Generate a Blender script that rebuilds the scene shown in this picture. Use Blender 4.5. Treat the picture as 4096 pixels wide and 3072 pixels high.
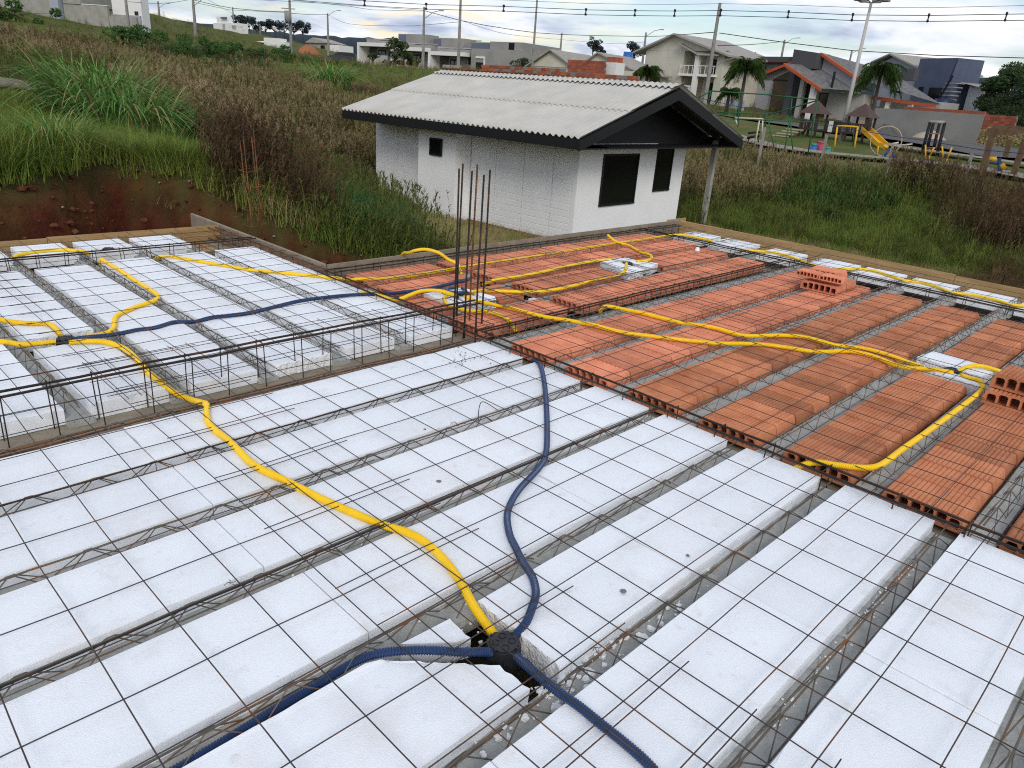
import bpy, bmesh, math, random
import numpy as np
from mathutils import Vector, Matrix, noise
R = math.radians
random.seed(7)
for o in list(bpy.data.objects): bpy.data.objects.remove(o)
scene = bpy.context.scene
COL = scene.collection

# ---------------------------------------------------------------- camera
cam = bpy.data.objects.new('camera', bpy.data.cameras.new('camera')); COL.objects.link(cam)
yaw, pitch, roll = R(43.586), R(21.973), R(4.213)
fw = Vector((math.cos(yaw)*math.cos(pitch), math.sin(yaw)*math.cos(pitch), -math.sin(pitch)))
rt = Vector((math.sin(yaw), -math.cos(yaw), 0)); up = rt.cross(fw)
r2 = rt*math.cos(roll)+up*math.sin(roll); u2 = up*math.cos(roll)-rt*math.sin(roll)
m = Matrix((r2, u2, -fw)).transposed().to_4x4(); m.translation = (-3.320, -3.448, 1.618)
cam.matrix_world = m
cam.data.sensor_width = 36; cam.data.sensor_fit = 'HORIZONTAL'; cam.data.lens = 2922.4/4096*36
cam.data.clip_start = .05; cam.data.clip_end = 6000
scene.camera = cam
CAM = Vector((-3.320, -3.448, 1.618))

# ---------------------------------------------------------------- sky, sun, exposure
SUN_AZ, SUN_EL, GLOW_AZ = 230, 34, 52
w = bpy.data.worlds.new('World'); scene.world = w; w.use_nodes = True
nt = w.node_tree; N = nt.nodes; N.clear()
def nd(t, **k):
    n = N.new(t)
    for a, b in k.items(): setattr(n, a, b)
    return n
def mth(op, a, b=None, c=None):
    n = nd('ShaderNodeMath', operation=op)
    for i, v in enumerate((a, b, c)):
        if v is None: continue
        if isinstance(v, (int, float)): n.inputs[i].default_value = v
        else: nt.links.new(v, n.inputs[i])
    return n.outputs[0]
def ramp(src, stops):
    n = nd('ShaderNodeValToRGB'); e = n.color_ramp.elements
    while len(e) < len(stops): e.new(.5)
    for el, (p, c) in zip(e, stops):
        el.position = p; el.color = (c, c, c, 1) if isinstance(c, (int, float)) else (*c, 1)
    nt.links.new(src, n.inputs[0]); return n.outputs[0]
def mix(f, a, b):
    n = nd('ShaderNodeMix', data_type='RGBA')
    if isinstance(f, (int, float)): n.inputs[0].default_value = f
    else: nt.links.new(f, n.inputs[0])
    for i, v in ((6, a), (7, b)):
        if isinstance(v, tuple): n.inputs[i].default_value = (*v, 1)
        else: nt.links.new(v, n.inputs[i])
    return n.outputs[2]
sky = nd('ShaderNodeTexSky', sky_type='NISHITA', sun_disc=False, sun_elevation=R(SUN_EL), sun_rotation=R(90-SUN_AZ), air_density=1.0, dust_density=2.0)
vs = nd('ShaderNodeVectorMath', operation='SCALE'); vs.inputs['Scale'].default_value = .15
nt.links.new(sky.outputs[0], vs.inputs[0])
tc = nd('ShaderNodeTexCoord'); sx = nd('ShaderNodeSeparateXYZ'); nt.links.new(tc.outputs['Generated'], sx.inputs[0])
zz = mth('ADD', mth('ABSOLUTE', sx.outputs[2]), .11)
cb = nd('ShaderNodeCombineXYZ')
nt.links.new(mth('DIVIDE', sx.outputs[0], zz), cb.inputs[0]); nt.links.new(mth('DIVIDE', sx.outputs[1], zz), cb.inputs[1])
def wn(scale, det, dist, off):
    mp = nd('ShaderNodeMapping'); mp.inputs['Location'].default_value = off
    nt.links.new(cb.outputs[0], mp.inputs[0])
    n = nd('ShaderNodeTexNoise'); n.inputs['Scale'].default_value = scale; n.inputs['Detail'].default_value = det
    n.inputs['Roughness'].default_value = .58; n.inputs['Distortion'].default_value = dist
    nt.links.new(mp.outputs[0], n.inputs['Vector']); return n.outputs['Fac']
n1 = wn(.55, 7, .3, (3.1, 1.7, 0)); n2 = wn(.9, 8, .5, (7.3, 2.2, 0)); n3 = wn(2.1, 8, .4, (1.2, 9.1, 0))
cover = ramp(n1, [(.37, 0), (.50, 1)])
tone = ramp(mth('ADD', mth('MULTIPLY', n2, .65), mth('MULTIPLY', n3, .35)), [(.34, (.38, .44, .60)), (.43, (.57, .64, .78)), (.51, (.83, .87, .94)), (.60, (1.0, 1.0, 1.0))])
# low cumulus opposite the sun is front lit, a warm cream
sv = (math.cos(R(GLOW_AZ)), math.sin(R(GLOW_AZ)), 0)
dp = nd('ShaderNodeVectorMath', operation='DOT_PRODUCT'); dp.inputs[1].default_value = sv; nt.links.new(tc.outputs['Generated'], dp.inputs[0])
near = mth('MULTIPLY', ramp(dp.outputs['Value'], [(.93, 0), (.99, 1)]), ramp(sx.outputs[2], [(.04, 1), (.2, 0)]))
warmf = mth('MULTIPLY', near, ramp(n3, [(.53, 0), (.64, .8)]))
cl = mix(warmf, tone, (.98, .84, .55))
fin = mix(cover, vs.outputs[0], cl)
bg = nd('ShaderNodeBackground'); nt.links.new(fin, bg.inputs[0]); bg.inputs[1].default_value = .92
wo = nd('ShaderNodeOutputWorld'); nt.links.new(bg.outputs[0], wo.inputs[0])
sun = bpy.data.objects.new('sun', bpy.data.lights.new('sun', 'SUN')); COL.objects.link(sun)
sun.data.energy = 1.15; sun.data.angle = R(22); sun.data.color = (1, .93, .82)
sun.rotation_euler = Vector((math.cos(R(SUN_AZ))*math.cos(R(SUN_EL)), math.sin(R(SUN_AZ))*math.cos(R(SUN_EL)), math.sin(R(SUN_EL)))).to_track_quat('Z', 'Y').to_euler()
vsn = scene.view_settings; vsn.view_transform = 'Standard'; vsn.look = 'None'; vsn.gamma = 1; vsn.use_curve_mapping = False; vsn.exposure = .24
scene.cycles.filter_width = 1.1; scene.cycles.use_denoising = False; scene.cycles.max_bounces = 8; scene.cycles.sample_clamp_indirect = 4

# ---------------------------------------------------------------- helpers
class MB:
    def __init__(s): s.v = []; s.f = []; s.mi = []; s.cur = 0
    def add(s, vs_, fs):
        b = len(s.v); s.v += [tuple(q) for q in vs_]; s.f += [tuple(b+i for i in q) for q in fs]; s.mi += [s.cur]*len(fs); return s
    def box(s, x0, x1, y0, y1, z0, z1):
        return s.add([(x0,y0,z0),(x1,y0,z0),(x1,y1,z0),(x0,y1,z0),(x0,y0,z1),(x1,y0,z1),(x1,y1,z1),(x0,y1,z1)],
                     [(0,3,2,1),(4,5,6,7),(0,1,5,4),(1,2,6,5),(2,3,7,6),(3,0,4,7)])
    def prism(s, poly, z0, z1):
        n = len(poly)
        return s.add([(x,y,z0) for x,y in poly]+[(x,y,z1) for x,y in poly],
                     [tuple(range(n-1,-1,-1)), tuple(range(n,2*n))]+[(i,(i+1)%n,n+(i+1)%n,n+i) for i in range(n)])
    def prismy(s, poly, y0, y1):     # poly in (x,z)
        n = len(poly)
        return s.add([(x,y0,z) for x,z in poly]+[(x,y1,z) for x,z in poly],
                     [tuple(range(n)), tuple(range(2*n-1,n-1,-1))]+[((i+1)%n,i,n+i,n+(i+1)%n) for i in range(n)])
    def prismx(s, poly, x0, x1):     # poly in (y,z)
        n = len(poly)
        return s.add([(x0,y,z) for y,z in poly]+[(x1,y,z) for y,z in poly],
                     [tuple(range(n-1,-1,-1)), tuple(range(n,2*n))]+[(i,(i+1)%n,n+(i+1)%n,n+i) for i in range(n)])
    def tube(s, pts, r, n=6, rad=None, cap=True):
        pts = [Vector(p) for p in pts]; k = len(pts); b = len(s.v)
        t0 = (pts[1]-pts[0]).normalized(); a = Vector((0,0,1)) if abs(t0.z) < .9 else Vector((1,0,0))
        u = t0.cross(a).normalized()
        for i, p in enumerate(pts):
            t = (pts[min(i+1,k-1)]-pts[max(i-1,0)])
            t = t.normalized() if t.length > 1e-9 else t0
            u = (u-t*u.dot(t)); u = u.normalized() if u.length > 1e-6 else t.orthogonal().normalized()
            v = t.cross(u); rr = rad[i] if rad else r
            for j in range(n):
                c = 2*math.pi*j/n; q = p+u*(rr*math.cos(c))+v*(rr*math.sin(c)); s.v.append((q.x,q.y,q.z))
        for i in range(k-1):
            for j in range(n):
                s.f.append((b+i*n+j, b+i*n+(j+1)%n, b+(i+1)*n+(j+1)%n, b+(i+1)*n+j)); s.mi.append(s.cur)
        if cap:
            s.f.append(tuple(b+j for j in range(n-1,-1,-1))); s.f.append(tuple(b+(k-1)*n+j for j in range(n))); s.mi += [s.cur]*2
        return s
    def bar(s, p0, p1, w, h=None):   # rectangular bar between two points
        h = h or w; p0 = Vector(p0); p1 = Vector(p1); t = (p1-p0).normalized()
        a = Vector((0,0,1)) if abs(t.z) < .95 else Vector((0,1,0))
        u = t.cross(a).normalized()*(w/2); v = u.cross(t).normalized()*(h/2)
        q = [p0-u-v,p0+u-v,p0+u+v,p0-u+v,p1-u-v,p1+u-v,p1+u+v,p1-u+v]
        return s.add(q, [(0,3,2,1),(4,5,6,7),(0,1,5,4),(1,2,6,5),(2,3,7,6),(3,0,4,7)])
    def mesh(s, name, mats, smooth=False):
        me = bpy.data.meshes.new(name); me.from_pydata(s.v, [], s.f)
        for q in (mats if isinstance(mats, (list, tuple)) else [mats]): me.materials.append(q)
        me.polygons.foreach_set('material_index', s.mi)
        if smooth: me.polygons.foreach_set('use_smooth', [True]*len(s.f))
        me.update(); return me
    def build(s, name, mats, parent=None, smooth=False, loc=None):
        return link(name, s.mesh(name, mats, smooth), parent, loc)
def link(name, me, parent=None, loc=None, M=None):
    o = bpy.data.objects.new(name, me); COL.objects.link(o)
    if parent is not None: o.parent = parent
    if M is not None: o.matrix_local = M
    elif loc is not None: o.location = loc
    return o
def tag(o, label=None, cat=None, group=None, kind=None):
    if label: o['label'] = label
    if cat: o['category'] = cat
    if group: o['group'] = group
    if kind: o['kind'] = kind
    return o
def thing(name, label, cat, group=None, loc=(0,0,0), M=None):
    o = link(name, None, None, loc, M); o.empty_display_size = .2
    return tag(o, label, cat, group)
def frame(PL, PR, z=None):            # facade frame: x along the front, y into depth, z up
    a = Vector(PL); b = Vector(PR); u = (b-a); u.z = 0; wd = u.length; u.normalize(); n = Vector((-u.y, u.x, 0))
    M = Matrix((u, n, Vector((0,0,1)))).transposed().to_4x4(); M.translation = (a.x, a.y, a.z if z is None else z)
    return M, wd
def spline(pts, step=.02):
    P = [Vector(p) for p in pts]; P = [P[0]*2-P[1]]+P+[P[-1]*2-P[-2]]; out = []
    for i in range(1, len(P)-2):
        n = max(1, int((P[i+1]-P[i]).length/step))
        for k in range(n):
            t = k/n; a, b, c, d = P[i-1:i+3]
            out.append(.5*((2*b)+(c-a)*t+(2*a-5*b+4*c-d)*t*t+(3*b-a-3*c+d)*t**3))
    out.append(P[-2]); return out
def resample(pts, step):
    out = [pts[0].copy()]; acc = 0.0
    for a, b in zip(pts, pts[1:]):
        d = (b-a).length
        if d < 1e-9: continue
        t = step-acc
        while t <= d: out.append(a+(b-a)*(t/d)); t += step
        acc = (acc+d) % step
    return out
ORD = ['first','second','third','fourth','fifth','sixth','seventh','eighth','ninth','tenth','eleventh','twelfth','thirteenth','fourteenth','fifteenth','sixteenth','seventeenth','eighteenth','nineteenth','twentieth']

# ---------------------------------------------------------------- materials
MATS = {}
def mat(name, col, rough=.75, col2=None, scale=6, lo=.4, hi=.65, bump=0, bscale=None, rnd=0, spec=.3, metal=0, det=5, stretch=None, obj=False):
    if name in MATS: return MATS[name]
    M = bpy.data.materials.new(name); M.use_nodes = True; t = M.node_tree; b = t.nodes['Principled BSDF']
    b.inputs['Roughness'].default_value = rough; b.inputs['Specular IOR Level'].default_value = spec; b.inputs['Metallic'].default_value = metal
    L = t.links.new
    if obj: pos = t.nodes.new('ShaderNodeTexCoord').outputs['Object']
    else: pos = t.nodes.new('ShaderNodeNewGeometry').outputs['Position']
    if stretch:
        mp = t.nodes.new('ShaderNodeMapping'); mp.inputs['Scale'].default_value = stretch; L(pos, mp.inputs[0]); pos = mp.outputs[0]
    c = None
    if col2:
        n = t.nodes.new('ShaderNodeTexNoise'); n.inputs['Scale'].default_value = scale; n.inputs['Detail'].default_value = det; n.inputs['Roughness'].default_value = .6; L(pos, n.inputs['Vector'])
        r = t.nodes.new('ShaderNodeMapRange'); r.inputs[1].default_value = lo; r.inputs[2].default_value = hi; L(n.outputs['Fac'], r.inputs[0])
        x = t.nodes.new('ShaderNodeMix'); x.data_type = 'RGBA'; x.inputs[6].default_value = (*col, 1); x.inputs[7].default_value = (*col2, 1); L(r.outputs[0], x.inputs[0]); c = x.outputs[2]
    if rnd:
        oi = t.nodes.new('ShaderNodeObjectInfo'); r = t.nodes.new('ShaderNodeMapRange'); r.inputs[3].default_value = 1-rnd; r.inputs[4].default_value = 1+rnd; L(oi.outputs['Random'], r.inputs[0])
        h = t.nodes.new('ShaderNodeHueSaturation'); L(r.outputs[0], h.inputs['Value'])
        if c: L(c, h.inputs['Color'])
        else: h.inputs['Color'].default_value = (*col, 1)
        c = h.outputs[0]
    if c: L(c, b.inputs['Base Color'])
    else: b.inputs['Base Color'].default_value = (*col, 1)
    if bump:
        n = t.nodes.new('ShaderNodeTexNoise'); n.inputs['Scale'].default_value = bscale or scale*4; n.inputs['Detail'].default_value = 6; L(pos, n.inputs['Vector'])
        bp = t.nodes.new('ShaderNodeBump'); bp.inputs['Strength'].default_value = bump; bp.inputs['Distance'].default_value = .01; L(n.outputs['Fac'], bp.inputs['Height']); L(bp.outputs[0], b.inputs['Normal'])
    MATS[name] = M; return M
def layer(M, col, scale, lo, hi, amt=1.0, off=0):   # one more stain layer over a material's colour
    t = M.node_tree; b = t.nodes['Principled BSDF']; L = t.links.new
    pos = t.nodes.new('ShaderNodeNewGeometry').outputs['Position']
    mp = t.nodes.new('ShaderNodeMapping'); mp.inputs['Location'].default_value = (off, off*1.7, off*.3); L(pos, mp.inputs[0])
    n = t.nodes.new('ShaderNodeTexNoise'); n.inputs['Scale'].default_value = scale; n.inputs['Detail'].default_value = 8; n.inputs['Roughness'].default_value = .65; L(mp.outputs[0], n.inputs['Vector'])
    r = t.nodes.new('ShaderNodeMapRange'); r.inputs[1].default_value = lo; r.inputs[2].default_value = hi; r.inputs[4].default_value = amt; L(n.outputs['Fac'], r.inputs[0])
    x = t.nodes.new('ShaderNodeMix'); x.data_type = 'RGBA'; L(r.outputs[0], x.inputs[0]); x.inputs[7].default_value = (*col, 1)
    lk = b.inputs['Base Color'].links
    if lk: L(lk[0].from_socket, x.inputs[6])
    else: x.inputs[6].default_value = b.inputs['Base Color'].default_value
    L(x.outputs[2], b.inputs['Base Color']); return M
m_eps = mat('white_foam', (.86,.893,.945), .85, (.82,.853,.905), 3.0, .42, .62, bump=.35, bscale=260, rnd=.035, spec=.2)
layer(m_eps, (.55,.53,.47), 5, .58, .78, .5, 3); layer(m_eps, (.34,.32,.29), 38, .66, .80, .7, 8); layer(m_eps, (.60,.53,.42), 1.6, .56, .8, .5, 21); layer(m_eps, (.50,.47,.42), 16, .60, .74, .35, 31)
layer(m_eps, (.66,.68,.71), 150, .52, .66, .12, 41); layer(m_eps, (.70,.72,.76), 420, .5, .62, .10, 51)
m_foamrough = mat('torn_foam', (.88,.89,.91), .95, (.78,.79,.80), 60, .4, .7, bump=1.0, bscale=90)
m_clayA = mat('salmon_clay', (.69,.265,.155), .85, (.59,.195,.105), 9, .4, .7, bump=.25, bscale=120, rnd=.2, spec=.2)
m_clayB = mat('brown_orange_clay', (.53,.215,.11), .88, (.41,.14,.065), 7, .4, .7, bump=.3, bscale=120, rnd=.26, spec=.2)
for q in (m_clayA, m_clayB): layer(q, (.66,.42,.30), 14, .58, .8, .5, 4); layer(q, (.34,.10,.05), 3, .58, .75, .4, 11)
m_conc = mat('joist_concrete', (.42,.43,.415), .9, (.32,.325,.31), 14, .35, .65, bump=.6, bscale=90)
layer(m_conc, (.16,.16,.16), 60, .68, .74, .5, 5); layer(m_conc, (.35,.31,.24), 4, .55, .75, .5, 9)
m_wire = mat('mesh_wire', (.055,.048,.046), .55, (.17,.07,.028), 5, .50, .68, metal=.3, rnd=.15)
m_rebar = mat('dark_rebar', (.032,.027,.025), .6, (.11,.045,.02), 7, .48, .7, bump=.8, bscale=220, metal=.3)
m_rust = mat('rusty_bar', (.085,.045,.025), .75, (.30,.105,.03), 8, .42, .66, bump=.5, bscale=150, metal=.15)
m_lattice = mat('lattice_steel', (.13,.115,.095), .65, (.22,.105,.045), 5, .5, .7, metal=.25, rnd=.2)
m_yel = mat('yellow_conduit', (.90,.60,.008), .42, (.84,.54,.01), 12, .4, .7, spec=.45)
layer(m_yel, (.50,.38,.12), 25, .62, .8, .5, 2)
m_blue = mat('blue_conduit', (.014,.040,.12), .4, (.02,.05,.14), 15, .4, .7, spec=.45); layer(m_blue, (.14,.16,.2), 30, .62, .8, .5, 2)
m_box = mat('black_plastic', (.018,.019,.024), .45, spec=.4)
m_wood = mat('pale_formwork_wood', (.42,.28,.13), .8, (.30,.185,.08), 2.2, .35, .65, bump=.35, bscale=30, stretch=(1,8,14))
layer(m_wood, (.16,.11,.06), 4, .6, .75, .6, 3)
m_woodx = mat('pale_formwork_wood_cross', (.45,.31,.15), .8, (.33,.21,.10), 2.2, .35, .65, bump=.35, bscale=30, stretch=(8,1,14))
layer(m_woodx, (.16,.11,.06), 4, .6, .75, .6, 3)
m_ply = mat('weathered_plywood', (.30,.25,.19), .9, (.21,.175,.135), 5, .35, .65, bump=.5, bscale=40)
layer(m_ply, (.40,.36,.30), 2, .55, .75, .5, 6)
m_mason = mat('masonry_bed', (.30,.26,.20), .95, (.22,.185,.14), 8, .35, .65, bump=.7, bscale=50)

# ================================================================ the slab under construction
EPS_T = .082
def foam(poly, label, group, rough=None, zt=None, tilt=0, name='foam_block', m=None):
    """a foam block: outline subdivided, arrises slightly crumbled; rough = edge indices that were torn by hand"""
    pts = []; amp = []
    n = len(poly)
    for i in range(n):
        a = Vector(poly[i]); b = Vector(poly[(i+1) % n]); d = (b-a).length; torn = rough and i in rough
        k = max(1, int(d/(.022 if torn else .07)))
        for j in range(k):
            pts.append(a+(b-a)*(j/k)); amp.append(1 if torn else 0)
    cx = sum(q.x for q in pts)/len(pts); cy = sum(q.y for q in pts)/len(pts)
    zt = random.uniform(-.003, .003) if zt is None else zt
    tx = random.uniform(-.003, .003); ty = random.uniform(-.004, .004)
    rings = []
    for z, ins in ((-EPS_T, 0), (-.004, .0), (0, .0016)):
        ring = []
        for q, t in zip(pts, amp):
            c = Vector((cx, cy)); v = (c-q); v.normalize()
            e = ins+(random.uniform(0, .009) if t else (random.uniform(.003, .011) if random.random() < .035 and z > -.02 else random.uniform(0, .0006)))
            p = q+v*e
            ring.append((p.x, p.y, z+zt+(tx*(p.x-cx)*2+ty*(p.y-cy)*2 if z > -.02 else 0)+(random.uniform(-.004, 0) if t and z > -.02 else 0)))
        rings.append(ring)
    k = len(pts); mb = MB(); mb.add(rings[0]+rings[1]+rings[2], [tuple(range(k-1, -1, -1)), tuple(range(2*k, 3*k))])
    for r in (0, 1):
        for i in range(k):
            mb.cur = 1 if amp[i] else 0
            mb.f.append((r*k+i, r*k+(i+1) % k, (r+1)*k+(i+1) % k, (r+1)*k+i)); mb.mi.append(mb.cur)
    return tag(mb.build(name, [m or m_eps, m_foamrough]), label, 'foam block', group)
def rect(x0, x1, y0, y1): return [(x0, y0), (x1, y0), (x1, y1), (x0, y1)]
W = .392
G1 = 'white foam blocks of the foreground rows'
for n in range(9):  # last rows are unseen, added to keep the space below dark
    y1 = -.5*n; y0 = y1-W+random.uniform(-.004, .004)
    xe = -4.2
    rowl = ORD[n]+' foreground row counted from the tall beam cage'
    if n == 4:
        foam([(-1.17, y0), (-1.17, y1), (-1.896, y1-.005), (-1.900, y1-.2), (-1.912, y0)][::-1], 'white foam block, notched end just right of the large junction box', G1, rough=[0, 1])
        foam([(-2.222, -2.004), (-2.10, -2.10), (-2.03, -2.125), (-2.024, -2.012)], 'small torn foam wedge behind the conduit left of the large junction box', G1, rough=[1, 2])
        foam([(-4.2, y0), (-2.038, y0), (-2.042, -2.27), (-2.10, -2.21), (-2.30, -2.02), (-2.345, -2.003), (-4.2, -2.0)], 'long foam block in the left foreground, cut corner beside the large junction box', G1, rough=[1, 2, 3])
        foam(rect(-1.165, random.uniform(-.03, 0), y0, y1), 'white foam block, fifth foreground row from the tall cage, first from the clay', G1)
        continue
    off = {0: -2.344, 2: -2.352, 1: -2.31, 3: -2.26, 5: -2.3, 6: -1.1, 7: -2.3, 8: -2.3}[n]
    edges = [0]; x = off
    xs = sorted({round(off+1.17, 3), round(off, 3), round(off-1.2, 3), round(off-2.0, 3), round(off+2.34 if off+2.34 < -.3 else off+1.17, 3)}, reverse=True)
    cuts = [random.uniform(-.03, .0)]+[q for q in xs if xe < q < -.2]+[xe]
    for k in range(len(cuts)-1):
        foam(rect(cuts[k+1]+.002, cuts[k]-.002, y0, y1), 'white foam block, %s foreground row from the tall cage, %s from the clay' % (ORD[n], ORD[k]), G1)
G2 = 'white foam blocks of the back left rows'
for k in range(6):
    x1 = .01-.5*k; x0 = x1-.385
    rowl = ORD[k]+' back left row counted from the upright column bars'
    if k == 4:
        foam(rect(x0, x1, .37, 1.385), 'white foam block just in front of the flat black box in the back left rows', G2, rough=[2])
        foam(rect(x0, x1, 1.565, 2.4), 'white foam block just behind the flat black box in the back left rows', G2, rough=[0])
        foam(rect(x0, x1, 2.405, 3.37), 'white foam block at the far end of the row holding the flat black box', G2); continue
    ys = [.35+random.uniform(0, .03), 1.37+random.uniform(-.1, .1), 2.37+random.uniform(-.1, .1), 3.36+random.uniform(0, .04)]
    for j in range(3):
        foam(rect(x0, x1, ys[j]+.002, ys[j+1]-.002), 'white foam block, %s back left row from the column bars, %s from the cage' % (ORD[k], ORD[j]), G2, rough=[0] if j == 0 and k == 2 else None)
G3 = 'short white foam blocks along the back board'
for k in (1, 2, 3, 4):
    x1 = .06-.5*k
    if k == 2:
        foam(rect(x1-.40, x1, 3.72, 3.83), 'thin foam strip in front of the far dark box by the back board', G3, rough=[2])
        foam(rect(x1-.40, x1, 3.88, 4.26), 'short foam block behind the far dark box by the back board', G3, rough=[0])
    else: foam(rect(x1-.40, x1, 3.72+random.uniform(0, .03), 4.26), 'short foam block by the back board, %s from the plywood corner' % ORD[k-1], G3)
G4 = 'foam blocks in a line along the right board'
FB = [(1.37, 1.77), (.80, 1.26), (.17, .59), (-.47, -.02), (-.97, -.54), (-1.52, -1.08), (-2.05, -1.62), (-2.56, -2.13), (-3.06, -2.63)]
for i, (a, b) in enumerate(FB):
    foam(rect(5.0+random.uniform(0, .04), 5.5+random.uniform(-.03, .03), a, b), 'white foam block along the right board, %s from the far corner' % ORD[i], G4)
G5 = 'foam packing set among the clay blocks'
foam([(.36, .71), (.47, .73), (.53, 1.10), (.375, 1.14)], 'left piece of foam beside the box near the upright column bars', G5, rough=[1], zt=.012)
foam([(.74, .66), (.81, .75), (.77, 1.13), (.60, 1.13), (.72, .94)], 'right piece of foam beside the box near the upright column bars', G5, rough=[3, 4], zt=.012)
foam([(.47, .70), (.74, .66), (.72, .90), (.56, .92)], 'front piece of foam beside the box near the upright column bars', G5, rough=[2], zt=.008)
foam([(2.56, .68), (2.86, .70), (2.90, 1.19), (2.76, 1.2)], 'left piece of foam at the box in the far clay rows', G5, rough=[1], zt=.015)
foam([(2.99, .72), (3.23, .79), (3.11, 1.19), (2.94, 1.19), (3.0, 1.0)], 'right piece of foam at the box in the far clay rows', G5, rough=[3, 4], zt=.015)
foam([(2.10, -2.54), (2.25, -2.54), (2.24, -2.2), (2.14, -2.15)], 'front strip of foam at the box in the right clay rows', G5, rough=[1, 2, 3], zt=.01)
foam([(2.31, -2.50), (2.60, -2.54), (2.62, -2.10), (2.36, -2.06)], 'rear piece of foam at the box in the right clay rows', G5, rough=[0, 3], zt=.018)

# ---- hollow clay infill blocks
def clay_mesh(name, ribs, m, L=.24):
    top = []; n = ribs; w0 = .160
    for i in range(n):
        a = w0-2*w0*i/n; b = w0-2*w0*(i+1)/n; g = (a-b)*.2
        top += [(a-g, 0), (b+g, 0)]
        if i < n-1: top += [(b+g*.3, -.0055), (b-g*.3, -.0055)]
    outer = [(-.178, -.082), (-.178, -.045), (-w0-.004, -.003)]+top[::-1]+[(w0+.004, -.003), (.178, -.045), (.178, -.082)]
    holes = []
    for i in range(6):
        c = -.1375+.055*i; a, b = c-.0225, c+.0225; zt = -.013 if 0 < i < 5 else -.022
        holes.append([(a, -.071), (a, zt-.01), (a+.008, zt), (b-.008, zt), (b, zt-.01), (b, -.071)])
    bm = bmesh.new()
    ends = []
    for x in (0, L):
        loops = []
        for lp in [outer]+holes:
            vs_ = [bm.verts.new((x, y, z)) for y, z in lp]; loops.append(vs_)
        es = [bm.edges.new((v[i], v[(i+1) % len(v)])) for v in loops for i in range(len(v))]
        bmesh.ops.triangle_fill(bm, edges=es, use_beauty=True); ends.append(loops)
    for a, b in zip(*ends):
        for i in range(len(a)):
            j = (i+1) % len(a); bm.faces.new((a[i], a[j], b[j], b[i]))
    bmesh.ops.recalc_face_normals(bm, faces=bm.faces[:])
    me = bpy.data.meshes.new(name); bm.to_mesh(me); bm.free(); me.materials.append(m); return me
me_A = clay_mesh('clay_block', 9, m_clayA); me_B = clay_mesh('clay_block', 15, m_clayB)
def clay_row(yc, spans, me, label, step=.243):
    root = thing('clay_block_row', label, 'clay blocks', 'rows of hollow clay infill blocks', (spans[0][0], yc, 0))
    for a, b in spans:
        x = a; k = max(1, round((b-a)/step)); st = (b-a)/k
        for i in range(k):
            M = Matrix.Translation((x-spans[0][0], random.uniform(-.003, .003), random.uniform(-.004, .002))) @ Matrix.Rotation(random.uniform(-.007, .007), 4, 'Z') @ Matrix.Rotation(random.uniform(-.008, .008), 4, 'Y')
            o = link('clay_block', me, root, M=M); o.scale.x = (st-.013)/.24; x += st
for i, (yc, sp) in enumerate([(.385, [(.14, 1.13), (1.30, 4.50)]), (.905, [(.12, .35), (.84, 1.15), (1.33, 2.54), (3.26, 4.60)]), (1.40, [(.20, 1.10), (1.29, 4.70)]), (1.86, [(.20, 1.12), (1.22, 4.70)])]):
    clay_row(yc, sp, me_A, 'ribbed salmon clay block row behind the wide concrete joist, %s from it' % ORD[i])
for n in range(8):
    yc = -.13-.5*n-.175
    sp = [(.13, 4.46-.02*n)] if n != 4 else [(.14, 2.09), (2.64, 4.36)]
    clay_row(yc, sp, me_A if n < 2 else me_B, 'ribbed %s clay block row, %s in front of the wide concrete joist' % ('salmon' if n < 2 else 'brown orange', ORD[n]))
def loose(x, y, z, rz, me, label, sc=1):
    M = Matrix.Translation((x, y, z)) @ Matrix.Rotation(R(rz), 4, 'Z')
    o = link('loose_clay_block', me, None, M=M); o.scale = (sc, sc, sc)
    return tag(o, label, 'clay block', 'loose clay blocks in piles')
loose(3.70, -.74, .086, 3, me_A, 'clay block with open cells, bottom front of the small pile')
loose(3.96, -.73, .086, 2, me_A, 'clay block at the bottom rear of the small pile')
loose(3.69, -.60, .171, 2, me_A, 'clay block at the top left of the small pile', .62)
loose(3.70, -.83, .171, 4, me_A, 'clay block at the top front of the small pile', .62)
loose(3.93, -.68, .171, 8, me_A, 'clay block lying askew at the top rear of the small pile', .9)
loose(1.84, -2.82, .086, 1, me_B, 'brown clay block at the bottom of the pile on the right edge', 1.15)
loose(1.88, -2.83, .186, -2, me_B, 'brown clay block on top of the pile on the right edge', 1.15)
loose(1.86, -3.24, .086, 0, me_B, 'brown clay block behind the pile on the right edge', 1.15)

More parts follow.
